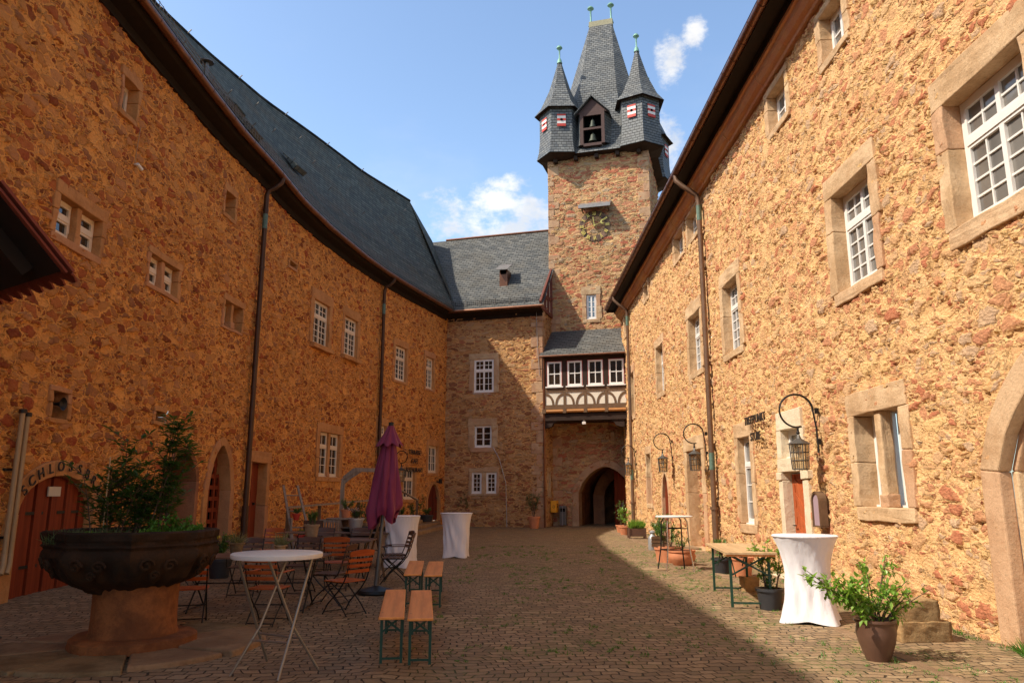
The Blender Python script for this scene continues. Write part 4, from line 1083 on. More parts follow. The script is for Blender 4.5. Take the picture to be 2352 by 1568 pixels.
    cn.add(top, [(0, 1, 2, 3), (4, 7, 6, 5), (3, 2, 6, 7), (0, 3, 7, 4), (1, 5, 6, 2)]); cn.build('canopy_sheet', M_zinc, oc)
    br = MB()
    for x in (-hw + .15, hw - .15): br.bar(Mk @ Vector((x, 0, -.25)), Mk @ Vector((x, .5, -.12)), .06, .06)
    br.build('bracket', M_beam, oc)
    # slate head of the tower
    TC = F0 + TW * 2.78 + DW * 2.75; Mt = Matrix(((TW.x, DW.x, 0, TC.x), (TW.y, DW.y, 0, TC.y), (0, 0, 1, 0), (0, 0, 0, 1)))
    def ringpts(h, ch, z, top=None):
        if top: a, b = top; return [Mt @ Vector(p) for p in ((-a, -b, z), (-a + .01, -b, z), (a - .01, -b, z), (a, -b, z), (a, b, z), (a - .01, b, z), (-a + .01, b, z), (-a, b, z))]
        return [Mt @ Vector(p) for p in ((-h, -h + ch, z), (-h + ch, -h, z), (h - ch, -h, z), (h, -h + ch, z), (h, h - ch, z), (h - ch, h, z), (-h + ch, h, z), (-h, h - ch, z))]
    levels = [(3.22, 1.0, 19.98), (2.9, 1.0, 20.45), (2.62, 1.0, 21.3), (2.42, 1.0, 22.3), (2.15, .95, 23.4), (1.9, .85, 24.6)]
    rings = [ringpts(h, ch, z) for h, ch, z in levels]; last = ringpts(0, 0, 29.75, (.66, .12))
    for k in range(1, 4): 
        t = k / 4; rings.append([a.lerp(b, t) for a, b in zip(ringpts(1.9, .85, 24.6), last)])
    rings.append(last)
    rf = MB()
    for i in range(8):
        v0 = 0
        for a, b in zip(rings, rings[1:]):
            p, q, r_, s_ = a[i], a[(i + 1) % 8], b[(i + 1) % 8], b[i]; L = (q - p).length; h = ((s_ + r_) / 2 - (p + q) / 2).length; L2 = (r_ - s_).length
            rf.add([p, q, r_, s_], [(0, 1, 2, 3)], [((i * 7 - L / 2, v0), (i * 7 + L / 2, v0), (i * 7 + L2 / 2, v0 + h), (i * 7 - L2 / 2, v0 + h))]); v0 += h
    rf.add(last, [tuple(range(8))])
    orf = rf.build('roof', M_slateT, P, recalc=False)
    rc = MB(); rc.box((-.72, -.17, 29.55), (.72, .17, 29.95), Mt); rc.build('ridge_cap', M_patina if False else plain('lead_cap', (.33, .30, .18), .6, var=.4), orf)
    # timber underside
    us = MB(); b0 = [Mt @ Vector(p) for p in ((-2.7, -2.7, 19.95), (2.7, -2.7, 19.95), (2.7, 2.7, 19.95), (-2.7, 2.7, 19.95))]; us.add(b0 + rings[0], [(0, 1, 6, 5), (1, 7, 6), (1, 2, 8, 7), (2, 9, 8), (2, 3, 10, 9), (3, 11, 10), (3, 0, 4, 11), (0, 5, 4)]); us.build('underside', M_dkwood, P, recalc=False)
    bt = MB()
    for x in np.linspace(-2.3, 2.3, 5): bt.box((x - .1, -3.05, 19.70), (x + .1, -2.6, 19.93), Mt)
    bt.build('beam_end', M_dkwood, P)
    # finials
    def finial(parent, p, h=1.0, r=.05, ball=.2):
        f = MB(); f.lathe([(.16, -.1), (.1, .15), (r, .25), (r, h - .05), (r * 1.6, h), (ball * .55, h + .05), (ball, h + .12), (ball * 1.02, h + .16), (ball * .6, h + .26), (.02, h + .32)], 14, Matrix.Translation(p)); return f.build('finial', M_verdigris, parent, smooth=True)
    finial(orf, Mt @ Vector((-.62, 0, 29.85)), .95); finial(orf, Mt @ Vector((.62, 0, 29.85)), .95)
    # corner turrets
    for (lx, ly, dirang, lab) in ((-2.78 + .68, -2.75 + .35, 209, 'left'), (2.72 - .40, -2.75 + .40, 299, 'right'), (2.72 - .3, 2.75 - .4, 29, 'rear'), (-2.2, 2.3, 119, 'rear')):
        c = Mt @ Vector((lx, ly, 0)); R_ = 1.22; ph = R(dirang - 30)
        lev = [(.78, 19.75), (1.0, 19.9), (1.36, 20.02), (R_ + .02, 20.5), (R_ - .04, 21.2), (R_ - .04, 22.85)]
        tb = MB()
        for k in range(6):
            v0 = 0
            for (ra, za), (rb, zb) in zip(lev[2:], lev[3:]):
                A = hexa(c, ra, ph, za); B = hexa(c, rb, ph, zb); p, q, r2, s2 = A[k], A[(k + 1) % 6], B[(k + 1) % 6], B[k]; L = (q - p).length; h = (s2 - p).length
                tb.add([p, q, r2, s2], [(0, 1, 2, 3)], [((k * 1.2, v0), (k * 1.2 + L, v0), (k * 1.2 + L, v0 + h), (k * 1.2, v0 + h))]); v0 += h
        ot = tb.build('turret', M_slateT, P, recalc=False)
        ub = MB(); A = hexa(c, .6, ph, 19.86); B = hexa(c, 1.35, ph, 20.0)
        ub.add(A + B, [(k, (k + 1) % 6, 6 + (k + 1) % 6, 6 + k) for k in range(6)] + [tuple(range(6))]); ub.build('turret_soffit', M_dkwood, ot, recalc=False)
        tr = MB(); lv = [(R_ + .26, 22.70), (R_ - .12, 23.2), (.62, 24.3), (.30, 25.4), (.05, 26.3)]
        for k in range(6):
            v0 = 0
            for (ra, za), (rb, zb) in zip(lv, lv[1:]):
                A = hexa(c, ra, ph, za); B = hexa(c, rb, ph, zb); p, q, r2, s2 = A[k], A[(k + 1) % 6], B[(k + 1) % 6], B[k]; L = (q - p).length; L2 = (r2 - s2).length; h = ((s2 + r2) / 2 - (p + q) / 2).length
                tr.add([p, q, r2, s2], [(0, 1, 2, 3)], [((k * 3 - L / 2, v0), (k * 3 + L / 2, v0), (k * 3 + L2 / 2, v0 + h), (k * 3 - L2 / 2, v0 + h))]); v0 += h
        orr = tr.build('turret_roof', M_slateT, ot, recalc=False)
        ev = MB(); A = hexa(c, R_ + .26, ph, 22.69); B = hexa(c, R_ - .1, ph, 22.78); ev.add(A + B, [(k, (k + 1) % 6, 6 + (k + 1) % 6, 6 + k) for k in range(6)]); ev.build('eaves_board', M_dkwood, ot, recalc=False)
        finial(ot, c + Vector((0, 0, 26.15)), .75, .04, .17)
        for fa in (dirang, dirang - 60, dirang + 60):
            a = R(fa); n = Vector((math.cos(a), math.sin(a), 0)); t = Vector((-n.y, n.x, 0)); ap = (R_ - .03) * math.cos(R(30)); p = c + n * (ap + .02) + Vector((0, 0, 21.95))
            Mf = Matrix(((t.x, n.x, 0, p.x), (t.y, n.y, 0, p.y), (0, 0, 1, p.z), (0, 0, 0, 1)))
            sh = MB()
            for (z0, z1) in ((-.36, -.19), (.0 + .03, .17 + .02),): pass
            for z0, z1 in ((-.36, -.20), (-.04, .10), (.26, .36)): sh.box((-.24, 0, z0), (.24, .045, z1), Mf)
            osh = sh.build('shutter', M_redpaint, ot)
            MB().box((-.24, 0, -.198), (.24, .04, -.042), Mf).box((-.24, 0, .102), (.24, .04, .258), Mf).build('white_band', M_whpaint, osh)
            MB().lathe([(.07, 0), (.07, .02)], 12, Mf @ Matrix.Translation((0, .045, .03)) @ Matrix.Rotation(R(-90), 4, 'X')).build('peephole', M_black, osh)
    # bell dormer
    Md = Mt @ Matrix.Translation((-.15, -3.22, 20.42))
    dk = plain('bell_dormer_timber', (.07, .028, .02), .7, var=.5, scale=6)
    d = MB(); d.box((-.68, 0, 0), (-.5, 1.2, 1.95), Md); d.box((.5, 0, 0), (.68, 1.2, 1.95), Md); d.box((-.5, 0, -.1), (.5, .2, .06), Md); d.box((-.5, 0, .86), (.5, .12, .98), Md)
    d.prism([(-.85, 1.85), (.85, 1.85), (0, 2.7)], 0.02, .12, Md); d.box((-.5, .02, 1.7), (.5, .13, 1.86), Md)
    od = d.build('bell_dormer', dk, P)
    MB().box((-.5, .40, .06), (.5, .44, 1.8), Md).build('dormer_back', M_black, od)
    rr_ = MB(); 
    for sg in (-1, 1):
        p = [Md @ Vector(q) for q in ((sg * .98, -.18, 1.74), (0, -.18, 2.78), (0, 2.4, 2.78), (sg * .98, 2.4, 1.74))]; p2 = [x + Vector((0, 0, .07)) for x in p]
        rr_.add(p + p2, [(0, 1, 2, 3), (4, 7, 6, 5), (0, 4, 5, 1), (0, 3, 7, 4)], [((0, 0), (1.4, 0), (1.4, 2), (0, 2))] * 4)
    rr_.build('dormer_roof', M_slateT, od)
    ck_ = MB()
    for sg in (-1, 1):
        p = [Md @ Vector(q) for q in ((sg * .69, .0, 0), (sg * .69, 0, 1.8), (sg * 1.0, .9, 1.9), (sg * 1.25, .75, .1))]; ck_.add(p, [(0, 1, 2, 3)], [((0, 0), (0, 1.8), (1, 1.8), (1, 0))])
    ck_.build('dormer_cheek', M_slateT, od, recalc=False)
    for zz, r0 in ((.20, .25), (1.05, .19)):
        bl = MB(); bl.lathe([(r0, 0), (r0 * .93, .05), (r0 * .66, .22), (r0 * .55, .38), (r0 * .3, .46), (.02, .48), (.02, .56)], 16, Md @ Matrix.Translation((0, .20, zz))); bl.build('bell', M_bell, od, smooth=True)
build_tower()


# ------------------------------------------------------------------ timber gallery between wing and right range
def build_gallery():
    G0 = W1 + TW * .02 - DW * .02
    o0 = empty('timber_gallery', 'half-timbered gallery with four white windows spanning the gateway', 'gallery', tuple(G0))
    M = Matrix(((TW.x, -DW.x, 0, 0), (TW.y, -DW.y, 0, 0), (0, 0, 1, 0), (0, 0, 0, 1)))   # local to the gallery: a right, b to the viewer, c up
    L = 4.25; f = MB()
    f.box((0, -2.1, 5.25), (L, -.16, 5.6), M); f.box((0, -.22, 5.2), (L, .06, 5.52), M)
    # curved brackets at both ends
    for s, x in ((1, .0), (-1, L - .25)):
        pts = [(x, 5.2), (x + s * .75, 5.2), (x + s * .5, 5.08), (x + s * .42, 4.93), (x + s * .2, 4.85), (x, 4.85)]; f.prism(pts, -.3, .0, M)
    f.build('girder', M_dkwood, o0)
    lg = MB()
    for k in range(4): lg.tube([(.18 + k * 1.03, .10, 5.66), (.18 + k * 1.03 + .86, .10, 5.66)], .085, 10, M=M)
    lg.build('joist_cover', plain('ochre_beam', (.42, .17, .035), .6, var=.3), o0)
    be = MB()
    for k in range(5): be.box((-.02 + k * 1.03, -.1, 5.56), (.16 + k * 1.03, .17, 5.76), M)
    be.build('beam_end', M_beam, o0)
    tb = MB(); tb.box((0, -.12, 5.76), (L, .05, 5.98), M); tb.box((0, -.12, 6.60), (L, .045, 6.80), M)
    for k in range(5): x = .0 + k * 1.03; tb.box((x, -.12, 5.98), (x + .13, .04, 6.60), M)
    for k in range(4):
        x0 = .14 + k * 1.03; x1 = x0 + .89
        for s, xa in ((1, x0), (-1, x1)):
            pts = []
            for t in np.linspace(0, R(90), 8): pts.append((xa + s * (.42 * math.sin(t)), 5.98 + .58 * math.cos(t)))
            o_ = [(xa + s * (max(0, .32 * math.sin(t))), 5.98 + .46 * math.cos(t)) for t in np.linspace(R(90), 0, 8)]
            tb.prism(pts + o_, -.1, .035, M)
    tb.build('timber_brace', M_beam, o0)
    MB().box((.02, -.1, 5.95), (L - .02, .012, 6.62), M).build('plaster_panel', M_plaster, o0)
    fr = MB()
    for k in range(5): x = -.05 + k * 1.03; fr.box((x, -.14, 6.80), (x + .24, .03, 8.42), M)
    fr.box((0, -.14, 8.17), (L, .032, 8.45), M); fr.box((0, -.14, 6.803), (L, .028, 6.90), M)
    fr.build('post', M_dkwood, o0)
    for k in range(4):
        x0 = .22 + k * 1.03; x1 = x0 + .73
        w = MB(); g = MB(); casement(w, g, x0, x1, 6.90, 8.14, M, .03, 1, 0, 2, 2, 1, fw=.045, mw=.045)
        w.box((x0 - .08, .0, 6.83), (x1 + .08, .12, 6.89), M)
        ow = w.build('window', M_white, o0); g.build('pane', M_glassD, ow)
        le = MB()
        for q in np.linspace(x0 + .12, x1 - .12, 5): le.box((q - .006, -.005, 6.96), (q + .006, -.001, 8.08), M)
        for q in np.linspace(7.1, 7.95, 6): le.box((x0 + .06, -.0055, q - .006), (x1 - .06, -.0015, q + .006), M)
        le.build('lead_bars', M_grey, ow)
        MB().box((x0 - .018, -.04, 6.9), (x0 - .001, .035, 8.17), M).box((x1 + .001, -.04, 6.9), (x1 + .018, .035, 8.16), M).box((x0 - .018, -.04, 8.141), (x1 + .018, .036, 8.16), M).build('red_trim', M_redpaint, ow)
    rf = MB(); A = [M @ Vector((-.12, .32, 8.42)), M @ Vector((L + .1, .32, 8.42))]; B = [M @ Vector((-.12, -.15, 8.75)), M @ Vector((L + .1, -.15, 8.75))]; C_ = [M @ Vector((-.0, -2.12, 10.15)), M @ Vector((L + .1, -2.12, 10.15))]
    rf.strip(A, B); rf.strip(B, C_, v0=.57); rf.strip([a - Vector((0, 0, .05)) for a in A], A); orf = rf.build('roof', M_slateW, o0, recalc=False)
    MB().tube([(-.1, .36, 8.38), (L + .1, .36, 8.38)], .05, 8, M=M).build('gutter', M_copper, o0, smooth=True)
    MB().box((-.0, -.1, 8.36), (L, .3, 8.40), M).build('soffit', M_dkwood, o0)
    MB().box((1.95, -.05, 5.0), (2.12, .07, 5.12), M).tube([(2.03, 0, 5.2), (2.03, 0, 5.1)], .02, 6, M=M).build('lamp', M_whpaint, o0)
    MB().box((0.1, -2.0, 5.6), (L, -.3, 8.3), M).build('interior_wall', M_dkwood, o0)
build_gallery()


# ------------------------------------------------------------------ lanterns on wall brackets
def make_lantern(W, s, z_hook, reach, R_, size, m_glass_, label, side=1):
    """bracket fixed to the wall at (s, z_hook), goose-neck swings out along the wall; lantern hangs below"""
    M0 = W.M(s, z_hook); o = empty('wall_lantern', label, 'lantern', tuple(M0.translation), group='iron lanterns on the house walls')
    M = Matrix.Translation(-o.location) @ M0
    b = MB(); b.tube([(0, .05, -.75), (0, .06, -.3), (0, .1, 0)], .016, 6, M=M); b.box((-.03, .0, -.05), (.03, .06, .05), M); b.box((-.03, .0, -.6), (.03, .06, -.5), M)
    # goose neck: circle arc in the plane square to the wall
    pts = []
    for t in np.linspace(0, R(285), 28):
        pts.append((0, .1 + R_ - R_ * math.cos(t), R_ * .98 * math.sin(t)))
    b.tube(pts, [.02] * 14 + [.017] * 14, 6, M=M); b.build('bracket', M_iron, o, smooth=True)
    cy = .1 + R_ * .98; cz = -R_ * .98
    h = size; lc = (0, cy, cz)
    hk = MB(); hk.tube([(0, cy, cz + .0), (0, cy, cz - .12)], .02, 6, M=M); hk.lathe([(.012, 0), (.035, .04), (.012, .08)], 10, M @ Matrix.Translation((0, cy, cz - .14)))
    hk.build('hook', M_iron, o)
    zt = cz - .18; r0 = h * .30; r1 = h * .36
    cap = MB(); cap.lathe([(h * .46, -h * .26), (h * .44, -h * .25), (h * .1, -.02), (.03, .03), (.01, .07)], 6, M @ Matrix.Translation((0, cy, zt))); cap.build('lantern_cap', M_lamp, o)
    fr = MB(); zb = zt - h * .26; hh = h * .95
    for k in range(6):
        a = k * math.pi / 3; a2 = a + math.pi / 6
        p = (r1 * math.cos(a), cy + r1 * math.sin(a), zb); q = (r0 * math.cos(a), cy + r0 * math.sin(a), zb - hh); fr.tube([p, q], .010, 5, M=M)
        an = (k + 1) * math.pi / 3
        for f_ in (0, .33, .66, 1):
            rr = r1 + (r0 - r1) * f_; zz = zb - hh * f_
            fr.tube([(rr * math.cos(a), cy + rr * math.sin(a), zz), (rr * math.cos(an), cy + rr * math.sin(an), zz)], .008, 4, M=M)
        rm = math.cos(math.pi / 6)
        fr.tube([(r1 * rm * math.cos(a2), cy + r1 * rm * math.sin(a2), zb), (r0 * rm * math.cos(a2), cy + r0 * rm * math.sin(a2), zb - hh - .03)], .006, 4, M=M)
    fr.build('lantern_frame', M_lamp, o)
    gl = MB(); gl.lathe([(r0 * .92, 0), (r1 * .92, hh)], 6, M @ Matrix.Translation((0, cy, zb - hh)), caps=False)
    m = mat('lantern_pane', lambda t, bs, out: lantern_glass(t, bs, out)); gl.build('pane', m, o)
    MB().lathe([(.02, 0), (.035, .05), (.045, .12), (.02, .2)], 10, M @ Matrix.Translation((0, cy, zb - hh * .55))).build('bulb', M_whpaint, o, smooth=True)
    return o
def lantern_glass(t, bs, out):
    tr = t.n('ShaderNodeBsdfTransparent', i={0: (.9, .82, .68, 1)}); gl = t.n('ShaderNodeBsdfGlossy', i={0: (.8, .8, .8, 1), 1: .08}); df = t.n('ShaderNodeBsdfDiffuse', i={0: (.6, .45, .28, 1)})
    a = t.n('ShaderNodeMixShader', i={0: .18, 1: tr.outputs[0], 2: df.outputs[0]}); b = t.n('ShaderNodeMixShader', i={0: .08, 1: a.outputs[0], 2: gl.outputs[0]}); t.t.links.new(b.outputs[0], out.inputs[0])

make_lantern(WR, 37 - 13.5, 3.12, 0, .30, .46, None, 'large iron lantern beside the orange red door')
make_lantern(WR, 37 - 21.35, 3.33, 0, .28, .46, None, 'iron lantern before the walled-up stone doorway')
make_lantern(WR, 37 - 25.9, 3.42, 0, .28, .46, None, 'iron lantern above the narrow pointed red door')
make_lantern(WR, 37 - 33.6, 3.50, 0, .28, .46, None, 'farthest iron lantern near the gateway on the sunny wall')
make_lantern(WL, LW(905, 1050)[0], 3.25, 0, .27, .5, None, 'black iron lantern on the shaded wall by the restaurant lettering')


# ------------------------------------------------------------------ lettering
def text_obj(name, body, size, M, m, parent=None, depth=.02, sx=1.0, align='CENTER'):
    cu = bpy.data.curves.new(name, 'FONT'); cu.body = body; cu.size = size; cu.align_x = align; cu.align_y = 'CENTER'; cu.extrude = depth; cu.offset = size * .006
    ob = bpy.data.objects.new(name + '_tmp', cu); COL.objects.link(ob)
    dg = bpy.context.evaluated_depsgraph_get(); me = bpy.data.meshes.new_from_object(ob.evaluated_get(dg)); bpy.data.objects.remove(ob)
    me.name = name
    B = M @ Matrix(((sx, 0, 0, 0), (0, 0, 1, 0), (0, 1, 0, 0), (0, 0, 0, 1)))    # text x -> a, text y -> c, text z -> b
    me.transform(B); me.materials.clear(); me.materials.append(m)
    o = bpy.data.objects.new(name, me); COL.objects.link(o)
    if parent: o.parent = parent
    return o
def lettering(W, s, lines, label, dz, size, sx=1.0, z=3.0):
    M0 = W.M(s, z); o = empty('wall_lettering', label, 'lettering', tuple(M0 @ Vector((0, .1, 0)))); M = Matrix.Translation(-o.location) @ M0
    for i, t in enumerate(lines): text_obj('lettering_line', t, size, M @ Matrix.Translation((0, .13, -i * dz)), M_letter, o, .010, sx)
lettering(WR, 37 - 16.7, ['TREFFPUNKT', 'STUBE'], 'dark metal letters TREFFPUNKT STUBE beside the door', .38, .26, .95, 3.28)
s_, z_ = LW(944, 1041); lettering(WL, s_ + .15, ['TERRASSE', 'CAFE', 'RESTAURANT'], 'dark metal letters TERRASSE CAFE RESTAURANT above a window', .40, .29, 1.0, z_ + .05)
# curved lettering over the cellar gate
def arc_letters():
    a0 = LW(12, 1390)[0]; a1 = LW(192, 1352)[0]; c = (a0 + a1) / 2; zs = 1.35; zap = LW(143, 1092)[1]; M0 = WL.M(c, 0)
    o = empty('wall_lettering', 'dark metal letters SCHLOSSBRAEU curving over the wide plank gate', 'lettering', tuple(M0 @ Vector((0, .08, 2.2)))); M = Matrix.Translation(-o.location) @ M0
    o['label'] = 'dark metal letters SCHLOSSBRÄU curving over the wide plank gate'
    word = 'SCHLOSSBRÄU'; n = len(word); w = (a1 - a0) / 2 + .15; h = zap - zs + .15
    for i, ch in enumerate(word):
        t = R(152) - R(134) * i / (n - 1); x = w * math.cos(t); z = zs + h * math.sin(t); tx = -w * math.sin(t) * -1; tz = h * math.cos(t) * -1; ang = math.atan2(tz, tx)
        text_obj('letter', ch, .235, M @ Matrix.Translation((x, .08, z)) @ Matrix.Rotation(-ang, 4, 'Y'), M_letter, o, .010)
arc_letters()


# ------------------------------------------------------------------ plants
def leaf(mb, p, d, L, w, up=Vector((0, 0, 1))):
    d = d.normalized(); s = d.cross(up)
    if s.length < .05: s = d.cross(Vector((1, 0, 0)))
    s.normalize(); n = s.cross(d)
    a = p + d * L * .45
    mb.add([p, a + s * w / 2 + n * w * .12, p + d * L - n * L * .08, a - s * w / 2 + n * w * .12], [(0, 1, 2), (0, 2, 3)])
def rv(rnd): 
    v = Vector((rnd.gauss(0, 1), rnd.gauss(0, 1), rnd.gauss(0, 1))); return v.normalized()
def shrub(parent, rnd, base, stems, H, spread, n, L, w, m, lean=Vector((0, 0, 0)), bare=.25, whorl=False, wood_m=None, r=.008, droop=0, fol='foliage', sub=3):
    st = MB(); lf = MB(); base = Vector(base)
    per = max(1, int(n / (stems * (1 + sub))))
    for k in range(stems):
        a = rnd.uniform(0, 6.28); h = H * rnd.uniform(.65, 1); sp = spread * rnd.uniform(.3, 1)
        end = base + lean * h + Vector((math.cos(a) * sp, math.sin(a) * sp, h)); mid = base.lerp(end, .5) + Vector((math.cos(a) * -sp * .18, math.sin(a) * -sp * .18, h * .04))
        b0 = base + Vector((rnd.uniform(-.04, .04), rnd.uniform(-.04, .04), 0))
        curve = [b0.lerp(mid, t).lerp(mid.lerp(end, t), t) for t in np.linspace(0, 1, 7)]
        st.tube(curve, [r * (1.2 - .8 * i / 6) for i in range(7)], 5)
        branches = [(curve, bare)]
        for j in range(sub):
            i = rnd.randint(2, 5); p = curve[i]; dd = (rv(rnd) + Vector((math.cos(a), math.sin(a), .7)) * .8).normalized() * H * rnd.uniform(.12, .26); q = [p, p + dd * .5, p + dd + Vector((0, 0, -droop * dd.length))]
            st.tube(q, [r * .55, r * .45, r * .3], 4); branches.append((q, 0))
        for pts, b_ in branches:
            for j in range(per):
                t = b_ + (1 - b_) * rnd.random() ** .8; x = t * (len(pts) - 1); i = min(int(x), len(pts) - 2); p = pts[i].lerp(pts[i + 1], x - i)
                ax = (pts[i + 1] - pts[i]).normalized(); dd = (rv(rnd) * 1.0 + ax * .5 + Vector((0, 0, .15 - droop)))
                q = p + rv(rnd) * L * .25
                leaf(lf, q, dd, L * rnd.uniform(.6, 1.15), w * rnd.uniform(.7, 1.1))
    st.build('stem', wood_m or M_stem, parent); lf.build(fol, m, parent, recalc=False)
def pot_mesh(mb, r0, r1, h, rim=.02, seg=26):
    mb.lathe([(r0 * .5, 0), (r0, 0), (r1, h * .86), (r1 + rim, h * .87), (r1 + rim, h), (r1 - .01, h), (r1 - .03, h - .05)], seg, caps=True)
def potted(name, label, loc, r0, r1, h, mpot, fn, cat='potted plant', group=None, rim=.02, profile=None):
    o = empty(name, label, cat, loc, 0, group); p = MB()
    if profile: p.lathe(profile, 32)
    else: pot_mesh(p, r0, r1, h, rim)
    p.build('pot', mpot, o, smooth=True); MB().lathe([(0.001, h - .045), (r1 - .025, h - .04)], 20, caps=False).build('soil', M_soil, o)
    fn(o, random.Random(len(label) * 7 + int(loc[0] * 10))); return o


def build_plants():
    # near right: big bush in a brown clay pot
    p = gnd(2018, 1515)
    def f(o, r):
        shrub(o, r, (0, 0, .33), 7, .72, .36, 400, .075, .045, M_leafB, lean=Vector((.12, 0, 0)), sub=4)
        shrub(o, r, (0, 0, .33), 7, .58, .30, 430, .09, .055, M_leafB, lean=Vector((-.95, .1, 0)), sub=4, bare=.45, droop=.35, fol='foliage')
        shrub(o, r, (.05, 0, .33), 5, .46, .3, 210, .08, .04, M_leafB, lean=Vector((.6, -.1, 0)), sub=4, bare=.2)
    potted('potted_bush', 'leafy green bush spilling from a brown clay pot nearest the camera', tuple(p), .12, .2, .40, M_terra2, f, profile=[(.05, 0), (.115, 0), (.125, .03), (.175, .17), (.195, .27), (.185, .34), (.19, .36), (.205, .375), (.205, .40), (.185, .40), (.17, .36)])
    p = gnd(1770, 1398)
    def f(o, r):
        shrub(o, r, (-.03, 0, .25), 4, .75, .14, 330, .07, .042, M_leafB, lean=Vector((-.08, 0, 0)), sub=4, bare=.3)
        shrub(o, r, (.1, 0, .25), 2, .72, .12, 120, .07, .04, M_leafB, lean=Vector((.25, 0, 0)), sub=4, bare=.4)
        shrub(o, r, (0, 0, .25), 5, .2, .12, 60, .09, .05, M_leafM, sub=0, bare=.2)
    potted('potted_bush', 'young green shrub in a black plastic pot left of the tall covered table', tuple(p), .145, .18, .29, M_plasticpot, f)
    # bright plants by the gateway
    for (u, v, H, sp, n, L, m, pr, ph, mp, lab) in (
            (1427, 1222, 1.05, .18, 260, .10, M_leafO, .22, .3, M_terra, 'spindly young tree in a terracotta pot closest to the gateway'),
            (1437, 1228, .75, .25, 300, .10, M_leafB, .26, .34, M_terra, 'bushy green plant in a pale terracotta pot by the gateway'),
            (1540, 1291, .55, .22, 320, .07, M_leafM, .25, .36, M_terra, 'green plant in a round terracotta bowl under the white high table')):
        p = gnd(u, v); potted('potted_plant', lab, tuple(p), pr * .72, pr, ph, mp, lambda o, r: shrub(o, r, (0, 0, ph), 6, H, sp, n, L, L * .5, m, sub=3))
    p = gnd(1567, 1297)
    potted('potted_plant', 'low plant in a wide bright orange bowl under the white high table', tuple(p), .17, .3, .3, M_terra, lambda o, r: shrub(o, r, (0, 0, .27), 5, .42, .2, 170, .06, .035, M_leafM, sub=3), profile=[(.08, 0), (.19, 0), (.29, .12), (.31, .2), (.28, .28), (.31, .29), (.31, .33), (.27, .33), (.26, .28)])
    p = gnd(1526, 1290)
    potted('potted_plant', 'tall straggly plant in an orange tub behind the white high table', tuple(p), .17, .21, .33, M_terra, lambda o, r: shrub(o, r, (0, 0, .3), 5, .95, .22, 300, .07, .04, M_leafM, sub=4))
    p = gnd(1672, 1327); p2 = gnd(1705, 1322)
    potted('potted_plant', 'greyish shrub in a terracotta pot beneath the wooden trestle table', tuple(p2), .17, .22, .36, M_terra, lambda o, r: shrub(o, r, (0, 0, .33), 7, .34, .24, 320, .06, .025, M_leafO, sub=3))
    potted('potted_plant', 'green bush in a dark pot behind the wooden trestle table', tuple(gnd(1660, 1316)), .16, .2, .3, M_plasticpot, lambda o, r: shrub(o, r, (0, 0, .28), 7, .42, .22, 300, .07, .035, M_leafM, sub=3))
    # planter crate with grass-like leaves
    p = gnd(1463, 1236); o = empty('planter_box', 'wooden crate planter full of bright upright leaves by the downpipe', 'planter', tuple(p)); b = MB()
    for s in (-1, 1): b.box((-.28, s * .17 - .012, .08), (.28, s * .17 + .012, .36)); b.box((s * .28 - .012, -.17, .08), (s * .28 + .012, .17, .36))
    for sx in (-1, 1):
        for sy in (-1, 1): b.box((sx * .29 - .025, sy * .18 - .025, 0), (sx * .29 + .025, sy * .18 + .025, .38))
    b.build('crate', M_terra2, o); MB().box((-.26, -.15, .1), (.26, .15, .33)).build('soil', M_soil, o); r = random.Random(3); l = MB()
    for k in range(380): q = Vector((r.uniform(-.25, .25), r.uniform(-.14, .14), .32)); leaf(l, q, Vector((r.gauss(0, .3), r.gauss(0, .3), 1)), r.uniform(.18, .42), .03)
    l.build('foliage', M_leafB, o, recalc=False)
    # herb crates beside the old milk can
    p = gnd(1515, 1262); o = empty('planter_box', 'dark slatted crate planter of herbs behind the milk can', 'planter', tuple(p)); b = MB()
    for z in (.1, .2, .3): b.box((-.25, -.17, z), (.25, -.15, z + .08)); b.box((-.25, .15, z), (.25, .17, z + .08)); b.box((-.25, -.15, z), (-.23, .15, z + .08)); b.box((.23, -.15, z), (.25, .15, z + .08))
    b.build('crate', M_beam, o); MB().box((-.23, -.15, .1), (.23, .15, .34)).build('soil', M_soil, o); shrub(o, random.Random(8), (0, 0, .34), 14, .55, .3, 620, .07, .03, M_leafM, sub=3)
    p = gnd(1500, 1262); o = empty('milk_can', 'small grey metal milk can at the foot of the sunny wall', 'milk can', tuple(p)); c = MB(); c.lathe([(.13, 0), (.135, .02), (.135, .3), (.12, .36), (.075, .42), (.07, .47), (.095, .48), (.095, .5), (.05, .53), (.02, .55)], 20); c.build('can_body', M_galv, o, smooth=True); MB().tube([(-.1, 0, .42), (-.13, 0, .5), (0, 0, .6), (.13, 0, .5), (.1, 0, .42)], .008, 5).build('handle', M_iron, o)
    # olives at the wing
    for (u, v, lab, H, mp, pr) in ((1226, 1212, 'young olive tree in a terracotta pot at the corner of the wing', 1.3, M_terra, .27), (1069, 1207, 'olive bush in a pale pot left of the twin wing windows', 1.25, M_plaster, .22)):
        p = gnd(u, v); p.y -= .6
        potted('olive_tree', lab, tuple(p), pr * .7, pr, .55, mp, lambda o, r: shrub(o, r, (0, 0, .5), 6, H, .5, 1100, .085, .028, M_leafO, sub=6, bare=.35, r=.014), cat='olive tree')
    # climbing shrub right of gate (bright green)
    p = WF.P(4.62, 0, .3); o = empty('climbing_shrub', 'bright green shrub seen in the gap right of the gate arch', 'shrub', (p.x, p.y, gz(p.x, p.y))); shrub(o, random.Random(5), (0, 0, 0), 6, 2.3, .16, 800, .12, .07, M_leafB, sub=5)
